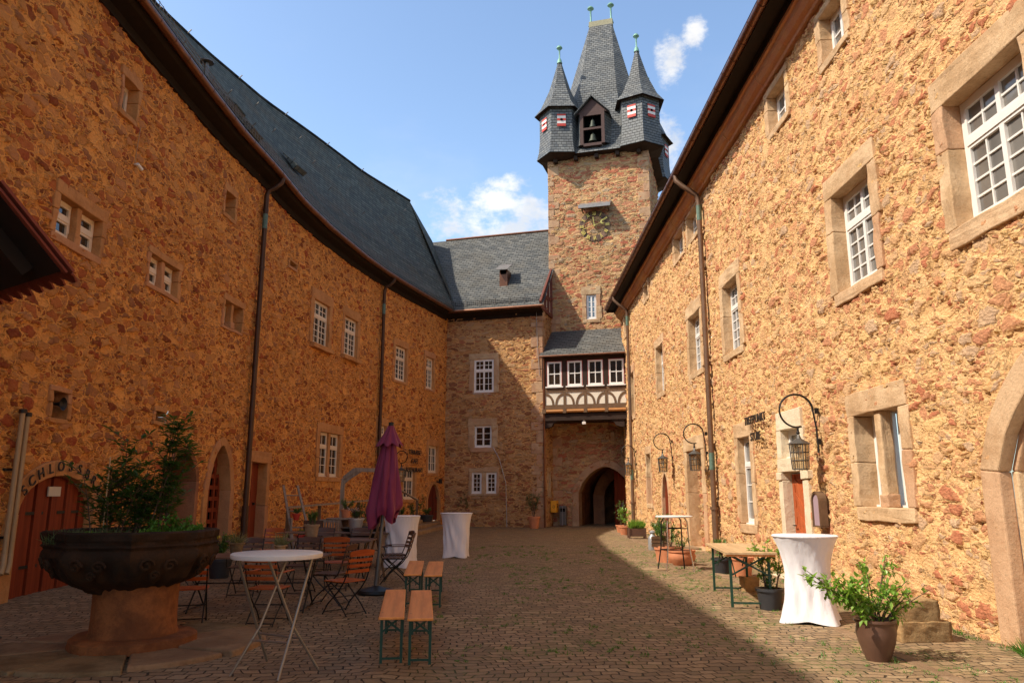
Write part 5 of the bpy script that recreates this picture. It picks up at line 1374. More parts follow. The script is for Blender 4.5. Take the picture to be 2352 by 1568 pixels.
    # planting along the shaded wall
    for (u, y, H, sp, m, lab, n) in ((905, 31.5, 2.0, .35, M_leafD, 'thin climbing rose beside the shaded lantern', 420), (955, 33.2, 1.5, .4, M_leafD, 'dark shrub beside the stone steps', 420), (838, 26.2, 1.9, .3, M_leafD, 'straggly rose growing through the wooden railing', 330)):
        q = aty(u, 1200, y); o = empty('shrub', lab, 'shrub', (q.x, y, gz(q.x, y))); shrub(o, random.Random(int(u)), (0, 0, 0), 5, H, sp, n, .10, .05, m, sub=4, bare=.35)
    for (u, v, lab, k) in ((958, 1205, 'low green tub plant at the left end of the stone steps', 0), (1000, 1207, 'small dark pot plant at the right end of the steps', 1)):
        p = gnd(u, v); p.y = min(p.y, 34.2 + k); potted('potted_plant', lab, (p.x, p.y, gz(p.x, p.y) + (.35 if k else .35)), .22, .3, .3, M_plasticpot, lambda o, r: shrub(o, r, (0, 0, .28), 10, .35, .3, 380, .08, .04, M_leafM, sub=2))
build_plants()


# ------------------------------------------------------------------ fountain bowl planter
def build_fountain():
    x, y = -4.19, 8.8
    o = empty('stone_fountain', 'old carved stone basin on a round pedestal planted with herbs', 'fountain', (x, y, 0))
    n = 96
    def facet(r, z, a, i):
        k = 8; ph = a + .35; s = 2 * math.pi / k; loc = (ph % s) - s / 2; oct_ = math.cos(s / 2) / math.cos(loc) * 1.0; f = 1 - .6 * sst(.85, .45, z) if False else .75
        edge = math.exp(-((abs(abs(loc) - s / 2)) / .07) ** 2) * .035
        gad = .018 * math.cos(a * 24) * sst(.98, .85, z) * sst(.5, .7, z)
        nz = noise.noise(Vector((math.cos(a) * 3, math.sin(a) * 3, z * 4))) * .03 + noise.noise(Vector((math.cos(a) * 9, math.sin(a) * 9, z * 9))) * .016
        return (r * (1 + (oct_ - 1) * f) + edge * 1.2 + gad * 1.6 + nz * 1.6) * (.845 if r > .7 else (.845 + .155 * (.7 - r) / .3 if r > .4 else 1))
    prof = [(.40, .60), (.46, .64), (.56, .67), (.70, .70), (.84, .76), (.94, .84), (1.01, .93), (1.035, 1.00), (1.02, 1.05), (.995, 1.075), (1.00, 1.09), (1.03, 1.11), (1.0, 1.13), (1.0, 1.16), (1.025, 1.18), (1.03, 1.245), (.99, 1.265), (.93, 1.26), (.88, 1.22), (.84, 1.10), (.5, 1.08)]
    fine = []
    for a, b in zip(prof, prof[1:]):
        m = max(1, int(math.hypot(b[0] - a[0], b[1] - a[1]) / .035))
        fine += [(a[0] + (b[0] - a[0]) * t / m, a[1] + (b[1] - a[1]) * t / m) for t in range(m)]
    fine.append(prof[-1])
    BO = Matrix.Translation((-.09, 0, 0)); MB().lathe(fine, 160, BO, fn=facet).build('basin', M_fount, o, smooth=True)
    # carved scroll relief on the panels
    rl = MB()
    for k in range(8):
        a = k * math.pi / 4 + .35 - math.pi / 8
        for (da, z, rr) in ((-.13, .93, .075), (.14, .92, .07), (.0, .82, .05)):
            for t in range(1):
                R0 = .872 - .20 * sst(.93, .70, z); c = Vector((R0 * math.cos(a + da) - .09, R0 * math.sin(a + da), z)); pts = []
                nn = Vector((math.cos(a + da), math.sin(a + da), -.35)).normalized(); tt = Vector((-math.sin(a + da), math.cos(a + da), 0)); uu = nn.cross(tt)
                for q in np.linspace(0, 8.5, 16): w_ = rr * (1 - q / 11); pts.append(c + tt * w_ * math.cos(q) + uu * w_ * math.sin(q))
                rl.tube(pts, .016, 5)
    rl.build('relief', M_fount, o, smooth=True)
    def wob(r, z, a, i): return r * (1 + .012 * noise.noise(Vector((math.cos(a) * 2, math.sin(a) * 2, z * 3))))
    MB().lathe([(.455, .13), (.455, .17), (.44, .20), (.435, .34), (.435, .5), (.44, .68)], 64, fn=wob).build('pedestal', M_fbase, o, smooth=True)
    def wob2(r, z, a, i): return r * (1 + .05 * noise.noise(Vector((math.cos(a) * 2.4, math.sin(a) * 2.4, z * 3))))
    MB().lathe([(.645, .02), (.65, .05), (.64, .125), (.61, .148), (.40, .15)], 72, fn=wob2).build('base_ring', M_fbase, o, smooth=True)
    # broken paving ring of radial slabs
    sl = MB(); rnd = random.Random(12); k = 9; a = .2
    for i in range(k):
        da = 2 * math.pi / k * rnd.uniform(.85, 1.12) if i < k - 1 else (.2 + 2 * math.pi - a); 
        ro = rnd.uniform(1.28, 1.48); ri = .55; zt = rnd.uniform(.035, .07); pts = []
        for t in np.linspace(.015, da - .015, 10): pts.append((ro * (1 + .02 * noise.noise(Vector((a + t, i, 0)) * 3)) * math.cos(a + t), ro * math.sin(a + t)))
        for t in np.linspace(da - .03, .03, 6): pts.append((ri * math.cos(a + t), ri * math.sin(a + t)))
        nn = len(pts); vs = [Vector((p[0], p[1], -.05)) for p in pts] + [Vector((p[0] * .99, p[1] * .99, zt)) for p in pts]
        sl.add(vs, [tuple(range(nn))[::-1], tuple(range(nn, 2 * nn))] + [(q, (q + 1) % nn, nn + (q + 1) % nn, nn + q) for q in range(nn)], tint=rnd.choice([.001, .4, .2, .001]))
        a += da
    sl.build('paving_ring', M_flag, o, bevel=.02)
    MB().lathe([(.001, 1.12), (.76, 1.12)], 40, BO, caps=False).build('soil', M_soil, o)
    # planting: things of their own
    r = random.Random(21)
    ob = empty('laurel_shrub', 'tall dark leafy shrub growing out of the stone basin', 'shrub', (x - .22, y + .1, 1.12))
    st = MB(); lf = MB()
    def whorled(px, py, h, lean, n, L, dens):
        base = Vector((px, py, 0)); top = base + Vector((lean[0], lean[1], h)); mid = base.lerp(top, .5) + Vector((lean[0] * -.15, 0, 0))
        pts = [base.lerp(mid, t).lerp(mid.lerp(top, t), t) for t in np.linspace(0, 1, 9)]; st.tube(pts, [.010 - .0008 * i for i in range(9)], 5)
        for j in range(n):
            t = .22 + .78 * (j + r.random()) / n; xx = t * 8; i = min(7, int(xx)); p = pts[i].lerp(pts[i + 1], xx - i); a0 = r.uniform(0, 6.28)
            for q in range(dens): a = a0 + q * 6.28 / dens + r.uniform(-.3, .3); d = Vector((math.cos(a), math.sin(a), r.uniform(-.1, .6))); leaf(lf, p, d, L * r.uniform(.7, 1.15), L * .28)
            if r.random() < .5:
                a = r.uniform(0, 6.28); bl = r.uniform(.1, .26); e = p + Vector((math.cos(a) * bl, math.sin(a) * bl, bl * .7)); st.tube([p, e], [.005, .003], 4)
                for q in range(9): a = r.uniform(0, 6.28); leaf(lf, p.lerp(e, r.uniform(.4, 1)), Vector((math.cos(a), math.sin(a), r.uniform(0, .8))), L * r.uniform(.7, 1.1), L * .28)
    for k in range(20): whorled(r.uniform(-.36, .28), r.uniform(-.25, .25), r.uniform(.45, .98), (r.uniform(-.2, .22), r.uniform(-.1, .1)), 10, .135, 4)
    for (px, h, lx) in ((.34, 1.38, .10), (.42, 1.28, .06), (.30, 1.42, .12), (-.1, 1.15, .0), (.4, 1.1, .25), (.35, 1.3, .16)): whorled(px, 0, h, (lx, 0), 15, .14, 5)
    st.build('stem', M_stem, ob); lf.build('foliage', M_leafD, ob, recalc=False)
    MB().tube([(-.18, -.2, 0), (-.19, -.18, .95)], .007, 5).build('cane', M_beer, ob)
    oh = empty('herb_bed', 'low bright green herbs carpeting the right half of the basin', 'herbs', (x - .09, y, 1.12)); h = MB(); 
    for k in range(5200):
        a = r.uniform(-2.3, 1.7); rr = .74 * math.sqrt(r.random()); px, py = rr * math.cos(a), rr * math.sin(a)
        if px < -.25: continue
        hh = .05 + .09 * noise.noise(Vector((px * 3, py * 3, 0))) + .10 * sst(.2, .7, px) + .03; leaf(h, Vector((px, py, r.uniform(0, max(.02, hh)))), rv(r) + Vector((0, 0, .8)), r.uniform(.025, .05), .022)
    h.build('foliage', M_herb, oh, recalc=False)
    ot = MB()
    for k in range(9):
        px = .36 + r.uniform(-.1, .26); py = r.uniform(-.3, .2); hh = r.uniform(.16, .34)
        for j in range(46): leaf(ot, Vector((px + r.gauss(0, .03), py + r.gauss(0, .03), hh * r.uniform(.2, 1))), rv(r) + Vector((0, 0, .4)), .06, .035)
    ot.build('tall_herb', M_herb, oh, recalc=False)
    od = empty('grass_clump', 'fine dark grassy clump along the left rim of the basin', 'grass clump', (x - .5, y - .4, 1.12)); g = MB()
    for k in range(1500): px = r.uniform(-.25, .5); leaf(g, Vector((px, r.uniform(-.2, .25), 0)), Vector((r.gauss(0, .5), r.gauss(0, .5), 1)), r.uniform(.08, .2), .008)
    g.build('foliage', M_leafO, od, recalc=False)
build_fountain()


# ------------------------------------------------------------------ tables
def high_table_folding():
    c = gnd(640, 1532); x, y = -2.27, 7.55
    o = empty('high_table', 'round white bistro table on crossed steel legs beside the stone basin', 'high table', (x, y, 0))
    MB().lathe([(.40, 0), (.425, .004), (.43, .02), (.43, .042), (.42, .05), (.1, .052)], 64, Matrix.Translation((0, 0, 1.05))).build('tabletop', M_whpaint, o, smooth=True)
    feet = {k: gnd(*q) for k, q in dict(A=(614, 1518), B=(527, 1552), C=(730, 1535), D=(638, 1562)).items()}
    o_ = Vector((x, y, 0)); W_ = ((feet['C'] - feet['A']) + (feet['D'] - feet['B'])).normalized(); V_ = Vector((-W_.y, W_.x, 0))
    for k, f in feet.items():
        p = f - o_; p.z = 0; a, b = p.dot(W_), p.dot(V_)
        knee = W_ * (a * .62) + V_ * (b * .42); knee.z = .40
    def leg(k):
        p = feet[k] - o_; p.z = 0; side = 1 if k in 'CD' else -1; fr = 1 if k in 'AC' else -1
        top = W_ * (side * .17 + (.02 if fr > 0 else -.02) * side) + V_ * (-fr * .17); top.x += -fr * .11; top.z = 1.05
        b0 = Vector((p.x, p.y, 0)); kn = top.lerp(b0, .60) + (W_ * side * -.035 + Vector((-fr * .03, 0, 0))); 
        MB().tube([top, kn, b0], .0135, 8).build('leg', M_steel, o, smooth=True); return kn.lerp(b0, .28)
    kn = {k: leg(k) for k in 'ABCD'}
    b = MB(); b.tube([kn['A'], kn['C']], .011, 6); b.tube([kn['B'], kn['D']], .011, 6); b.build('stretcher', M_steel, o)
high_table_folding()

def high_table_metal():
    p = gnd(1553, 1309)
    o = empty('high_table', 'round white-topped bistro table with shiny legs against the sunny wall', 'high table', tuple(p), R(10))
    MB().lathe([(.35, 0), (.385, .004), (.39, .015), (.39, .03), (.37, .038), (.1, .04)], 48, Matrix.Translation((0, 0, 1.08))).build('tabletop', M_whpaint, o, smooth=True)
    for sx in (-1, 1):
        for sy in (-1, 1): MB().tube([(sx * .17, sy * .14, 1.08), (sx * .22, sy * .17, 1.0), (sx * .24, sy * .2, .45), (sx * .30, sy * .26, 0)], .014, 8).build('leg', M_chrome if sy < 0 else M_frame, o, smooth=True)
    MB().tube([(-.225, -.18, .86), (.225, -.18, .86)], .01, 6).tube([(-.225, .18, .86), (.225, .18, .86)], .01, 6).tube([(-.235, -.2, .42), (.235, -.2, .42)], .01, 6).tube([(-.235, .2, .42), (.235, .2, .42)], .01, 6).tube([(-.235, -.2, .42), (-.235, .2, .42)], .01, 6).build('stretcher', M_frame, o)
high_table_metal()

def stretch_table(u, v, label, rz, top=.40, foot=.36, wst=.31):
    p = gnd(u, v); o = empty('covered_table', label, 'covered table', tuple(p), rz, 'high tables under white stretch covers')
    b = MB(); H = 1.10; N = 96; rows = 40; vs = []
    for j in range(rows + 1):
        t = j / rows; z = H * t * .975
        for i in range(N):
            a = i * 2 * math.pi / N
            # square foot stretched over four corners, waist, round top
            k = 4; s = 2 * math.pi / k; loc = ((a + s / 2) % s) - s / 2
            sq = foot * 1.05 / max(math.cos(((a) % s) - s / 2), .6) if False else foot * (.80 + .28 * (abs(math.cos(2 * a)) ** 3))
            waist = wst + .012 * math.cos(4 * a)
            if t < .5: f = (1 - t / .5) ** 1.5; r = waist + (sq - waist) * f
            else: f = ((t - .5) / .5) ** 1.9; r = waist + (top - waist) * f
            fold = .034 * abs(math.sin(a * 4.5 + 4 * t + 1.6 * math.sin(a * 2))) ** 2.5 * math.exp(-((t - .5) / .34) ** 2) + .010 * abs(math.sin(a * 7.5 - 5 * t + 2 * math.sin(a))) ** 4 * (1 - t) - .012 * abs(math.cos(a * 2)) ** 20 * sst(.02, .3, t) * (1 - t)
            zz = z + (.035 * (1 - abs(math.cos(2 * a)) ** 1.5) * (1 - t) ** 3)
            vs.append((( r + fold) * math.cos(a), (r + fold) * math.sin(a), zz))
    b.add(vs, [(j * N + i, j * N + (i + 1) % N, (j + 1) * N + (i + 1) % N, (j + 1) * N + i) for j in range(rows) for i in range(N)])
    b.lathe([(top, H * .975), (top + .012, H * .98), (top + .014, H - .008), (top, H), (.01, H + .003)], N, caps=False)
    b.build('stretch_cover', M_stretch, o, smooth=True)
    return o
stretch_table(1862, 1425, 'tall table under a white stretch cover standing in full sun', R(20), .41, .43, .265)
stretch_table(1047, 1279, 'tall table under a white stretch cover alone mid-yard', R(40))
stretch_table(920, 1301, 'tall table under a white stretch cover just right of the parasol', R(25))


def beer_bench(label, x, y, rz, L=2.2):
    o = empty('bench', label, 'bench', (x, y, gz(x, y)), rz, 'slim pine benches with green folding legs'); w = .25
    MB().box((-w / 2, -L / 2, .452), (w / 2, L / 2, .48)).build('seat', M_bench, o, bevel=.008)
    for s in (-1, 1):
        yy = s * (L / 2 - .28); l = MB()
        for sx in (-1, 1): l.box((sx * .1 - .014, yy - .012, 0), (sx * .1 + .014, yy + .012, .452))
        l.box((-.1, yy - .008, .035), (.1, yy + .008, .055))
        l.bar((-.09, yy, .30), (.09, yy, .44), .012, .02); l.bar((.09, yy + .003, .30), (-.09, yy + .003, .44), .012, .02); l.build('folding_leg', M_green, o)
        br = MB(); br.bar((-.04, yy, .3), (-.04, yy - s * .35, .448), .012, .018); br.bar((.04, yy, .3), (.04, yy - s * .35, .448), .012, .018); br.build('leg_brace', M_green, o)
    return o
b0 = beer_bench('pine bench front left of the four slim benches', -1.32, 8.83, R(7.5))
def bench_copy(label, x, y, rz): o = dup(b0, (x, y, gz(x, y)), rz, label)
bench_copy('pine bench front right of the four slim benches', -1.01, 8.76, R(6.5))
bench_copy('pine bench rear left of the four slim benches', -1.52, 12.25, R(5.5))
bench_copy('pine bench rear right of the four slim benches', -1.20, 12.15, R(4.5))

def trestle():
    a, b, c, d = atz(1614, 1252.6, .80), atz(1668.6, 1281, .80), atz(1772, 1271, .80), atz(1704, 1249, .80)
    ctr = (a + b + c + d) / 4; L = 2.2; w = .72; rz = math.atan2(*(-(a - b).normalized().xy)) ; ax = (a - b).normalized(); rz = math.atan2(-ax.x, ax.y)
    o = empty('trestle_table', 'pale pine beer table with green folding legs in the sun', 'table', (ctr.x + .05, ctr.y, gz(ctr.x, ctr.y)), rz)
    top = MB()
    for k in range(5): x0 = -w / 2 + k * w / 5; top.box((x0 + .001, -L / 2, .745), (x0 + w / 5 - .001, L / 2, .772))
    top.build('tabletop', M_beer, o)
    MB().box((-w / 2 + .02, -L / 2 - .001 + .03, .715), (w / 2 - .02, -L / 2 + .07, .744)).box((-w / 2 + .02, L / 2 - .07, .715), (w / 2 - .02, L / 2 - .03, .744)).build('batten', M_bench, o)
    for s in (-1, 1):
        yy = s * (L / 2 - .2); l = MB()
        for sx in (-1, 1): l.box((sx * .27 - .018, yy - .016, 0), (sx * .27 + .018, yy + .016, .744))
        l.box((-.27, yy - .01, .05), (.27, yy + .01, .075)); l.bar((-.25, yy, .45), (.25, yy, .72), .014, .024); l.bar((.25, yy + .004, .45), (-.25, yy + .004, .72), .014, .024); l.build('folding_leg', M_green, o)
        MB().bar((-.2, yy, .42), (-.2, yy - s * .5, .738), .012, .022).bar((.2, yy, .42), (.2, yy - s * .5, .738), .012, .022).build('leg_brace', M_green, o)
trestle()


# ------------------------------------------------------------------ chairs: folding garden chairs, origin at the floor, facing +y
def slat_chair(label, loc, rz, m, arms=False):
    o = empty('folding_chair', label, 'chair', loc, rz, 'folding slatted garden chairs')
    st = MB()
    for k in range(6): y0 = -.19 + k * .068; st.box((-.215, y0, .435), (.215, y0 + .054, .452))
    st.build('seat', m, o, bevel=.004)
    bk = MB(); 
    tilt = lambda z: -.20 - (z - .45) * .32
    for k, (z, h) in enumerate(((.56, .045), (.635, .045), (.71, .045), (.785, .07))):
        n = 8; vs = []
        for i in range(n + 1):
            x = -.215 + .43 * i / n; cv = .02 * (1 - (x / .215) ** 2); top = h + (.022 * (1 - (x / .215) ** 2) if k == 3 else 0); yy = tilt(z) - cv; 
            vs += [(x, yy, z), (x, yy - .014, z), (x, tilt(z + top) - cv - .014, z + top), (x, tilt(z + top) - cv, z + top)]
        fs = []
        for i in range(n):
            a, b_ = i * 4, i * 4 + 4
            for q in range(4): fs.append((a + q, a + (q + 1) % 4, b_ + (q + 1) % 4, b_ + q))
        fs += [(0, 1, 2, 3), (n * 4 + 3, n * 4 + 2, n * 4 + 1, n * 4)]; bk.add(vs, fs)
    bk.build('backrest', m, o)
    for s in (-1, 1):
        f = MB(); x = s * .2
        f.tube([(x, tilt(.86), .86), (x, tilt(.6) - .012, .6), (x, -.205, .46), (x, -.10, .33), (x, .12, .14), (x, .22, .0)], .010, 6)     # back upright to front foot
        f.build('back_leg', M_frame, o, smooth=True)
        f = MB(); x = s * .178; f.tube([(x, .20, .43), (x, .10, .32), (x, -.13, .13), (x, -.25, .0)], .010, 6); f.tube([(x, .2, .428), (x, -.2, .428)], .008, 6); f.build('front_leg', M_frame, o, smooth=True)
    f = MB(); f.tube([(-.2, .2, .03), (.2, .2, .03)], .007, 5); f.tube([(-.178, -.22, .03), (.178, -.22, .03)], .007, 5); f.tube([(-.2, 0, .23), (.2, 0, .23)], .007, 5); f.build('stretcher', M_frame, o)
    if arms:
        for s in (-1, 1):
            x = s * .235; MB().box((x - .022, -.26, .645), (x + .022, .2, .66)).build('armrest', m, o, bevel=.005)
            MB().tube([(x, .2, .45), (x, .22, .56), (x, .25, .62), (x, .20, .645), (x, .1, .64)], .009, 6).build('arm_scroll', M_frame, o, smooth=True)
    return o
CH = {}
def chair(kind, label, x, y, face):
    """face = direction looked at, degrees counter-clockwise from +x"""
    rz = R(face - 90); loc = (x, y, gz(x, y))
    if kind not in CH:
        m = {'r': M_chair, 'b': M_chairb, 'ra': M_chair, 'ba': M_chairb}[kind]; CH[kind] = slat_chair(label, loc, rz, m, 'a' in kind)
    else: dup(CH[kind], loc, rz, label)
chair('r', 'red slatted folding chair half hidden by the stone basin', -4.18, 10.25, 108)
chair('r', 'orange red folding chair standing nearest the parasol base', -2.33, 11.0, 143)
chair('ra', 'red folding armchair seen through the legs of the white bistro table', -3.18, 10.3, 84)
chair('r', 'red folding chair at the near side of the far long table', -2.98, 13.3, 100)
chair('b', 'brown folding chair at the right end of the near long table', -2.72, 11.75, 170)
chair('ba', 'dark folding armchair in profile before a white covered table', -2.12, 14.15, 180)
chair('r', 'red folding chair at the left behind the far long table', -5.0, 16.0, 268)
chair('b', 'brown folding chair in the middle behind the far long table', -3.95, 16.1, 272)
chair('b', 'brown folding chair at the right behind the far long table', -3.22, 16.1, 265)
chair('ba', 'brown folding armchair on the left behind the near long table', -4.3, 12.6, 275)
chair('b', 'brown folding chair on the right behind the near long table', -3.45, 12.75, 262)
chair('ra', 'orange slatted armchair beside the yellow flowers', -5.75, 13.6, 10)
chair('r', 'red folding chair at the left end of the near long table', -5.05, 11.2, 5)
chair('b', 'brown folding chair at the right end of the far long table', -2.25, 14.9, 200)


def long_table(label, x, y, L, w, rz):
    o = empty('garden_table', label, 'table', (x, y, gz(x, y)), rz, 'long slatted garden tables'); t = MB()
    n = 7
    for k in range(n): y0 = -w / 2 + k * w / n; t.box((-L / 2, y0 + .004, .725), (L / 2, y0 + w / n - .004, .745))
    t.box((-L / 2 + .1, -w / 2, .70), (-L / 2 + .15, w / 2, .724)); t.box((L / 2 - .15, -w / 2, .70), (L / 2 - .1, w / 2, .724)); t.build('tabletop', M_tabw, o)
    for s in (-1, 1):
        l = MB(); x0 = s * (L / 2 - .25); l.tube([(x0, -w / 2 + .05, .70), (x0, 0, .36), (x0, w / 2 - .02, 0)], .013, 6); l.tube([(x0 + .03, w / 2 - .05, .70), (x0 + .03, 0, .36), (x0 + .03, -w / 2 + .02, 0)], .013, 6)
        l.tube([(x0, -w / 2 + .03, .03), (x0, w / 2 - .03, .03)], .01, 6); l.build('crossed_legs', M_frame, o, smooth=True)
    MB().tube([(-L / 2 + .25, 0, .36), (L / 2 - .25, 0, .36)], .01, 6).build('stretcher', M_frame, o)
    return o
long_table('near long slatted table behind the white bistro table', -3.75, 11.35, 2.1, .8, R(2))
long_table('far long slatted table carrying a potted herb and a flower pot', -3.85, 14.4, 2.6, .85, R(1))
long_table('farther slatted table behind the brown chairs', -3.9, 17.2, 2.4, .8, 0)


def table_pots():
    def spiky(o, r, z, n=60, L=.2):
        l = MB()
        for k in range(n): leaf(l, Vector((r.gauss(0, .03), r.gauss(0, .03), z)), Vector((r.gauss(0, .6), r.gauss(0, .6), .9)), r.uniform(.5, 1.1) * L, .013)
        l.build('foliage', M_dry, o, recalc=False)
    t = .745 + .0; g = gz(-3.7, 11.4)
    potted('potted_plant', 'pale spiky grass in a grey pot on the near long table', (-4.05, 11.45, t + g + .002), .075, .10, .17, M_flag, lambda o, r: spiky(o, r, .14, 70, .24))
    potted('potted_plant', 'pale spiky grass in a beige pot beside the other one', (-3.42, 11.5, t + g + .002), .06, .08, .13, M_cream, lambda o, r: spiky(o, r, .11, 60, .24))
    g = gz(-3.7, 14.4)
    potted('potted_plant', 'bushy green herb in a clay pot on the far long table', (-3.72, 14.4, t + g + .002), .10, .13, .27, M_step, lambda o, r: shrub(o, r, (0, 0, .24), 12, .3, .12, 700, .05, .015, M_leafM, sub=2, bare=.05))
    potted('potted_plant', 'pale flowering plant in a zinc pot on the farther table', (-3.45, 17.1, t + gz(-3.4, 17.1) + .002), .12, .16, .30, M_galv, lambda o, r: (shrub(o, r, (0, 0, .26), 14, .22, .2, 420, .05, .02, M_leafD, sub=2, bare=.05), shrub(o, r, (0, 0, .38), 12, .14, .22, 200, .03, .03, M_petalp, sub=0, bare=.6, fol='blossom')))
    p = gnd(540, 1262); x, y = -5.6, 15.0
    potted('potted_plant', 'yellow flowering plant in a tub beside the orange armchair', (x, y, gz(x, y)), .17, .22, .36, M_plasticpot, lambda o, r: (shrub(o, r, (0, 0, .33), 12, .5, .25, 800, .07, .03, M_leafM, sub=3, bare=.1), shrub(o, r, (0, 0, .5), 8, .3, .26, 40, .05, .045, M_petal, sub=0, bare=.7, fol='blossom')))
table_pots()


# ------------------------------------------------------------------ parasol
def parasol():
    p = gnd(863, 1362); x, y = p.x, p.y
    o = empty('parasol', 'closed purple parasol on a grey stand with a dark round base', 'parasol', tuple(p))
    lean = Vector((.06, 0, 0))
    def ax(z): return Vector((lean.x * z, 0, z))
    MB().lathe([(.30, 0), (.31, .02), (.29, .06), (.12, .10), (.05, .12)], 36).build('base', M_frame, o, smooth=True)
    MB().tube([(0, 0, .08), ax(1.35)], .03, 12).tube([(0, 0, .1), ax(.55)], .042, 12).build('pole', M_grey, o, smooth=True)
    N = 120; rows = 44; z0 = 1.20; z1 = 2.68; vs = []
    for j in range(rows + 1):
        t = j / rows; 
        for i in range(N):
            a = i * 2 * math.pi / N; k = 8
            r = .235 * (1 - t) ** .85 + .05 
            r *= 1 - .25 * math.exp(-((t) / .06) ** 2)
            fold = (.075 * (1 - t) + .014) * (abs(math.cos(a * k / 2 + .25 * math.sin(7 * t))) ** .6 - .55) + .02 * math.sin(a * 5 + t * 6) * (1 - t) + .01 * math.sin(a * 13 + t * 9) * (1 - t)
            z = z0 + (z1 - z0) * t + (1 - t) ** 6 * (.10 * math.cos(a * 4) - .05 + .07 * math.cos(a))
            q = ax(z) + Vector(((r + fold) * math.cos(a), (r + fold) * .8 * math.sin(a), 0)); vs.append(q)
    b = MB(); b.add(vs, [(j * N + i, j * N + (i + 1) % N, (j + 1) * N + (i + 1) % N, (j + 1) * N + i) for j in range(rows) for i in range(N)]); b.build('canopy', M_parasol, o, smooth=True, recalc=False)
    vs = []; rows = 12
    for j in range(rows + 1):
        t = j / rows
        for i in range(N):
            a = i * 2 * math.pi / N; r = .055 + .16 * (1 - t) ** 1.3; r += .03 * (1 - t) * math.cos(a * 8); z = 2.38 + .33 * t + (1 - t) ** 3 * .03 * math.cos(a * 8 + 3); vs.append(ax(z) + Vector((r * math.cos(a), r * math.sin(a), 0)))
    b = MB(); b.add(vs, [(j * N + i, j * N + (i + 1) % N, (j + 1) * N + (i + 1) % N, (j + 1) * N + i) for j in range(rows) for i in range(N)]); b.build('top_valance', M_parasol, o, smooth=True, recalc=False)
    MB().tube([ax(2.68), ax(2.77)], .045, 12).build('cap', M_frame, o, smooth=True)
parasol()


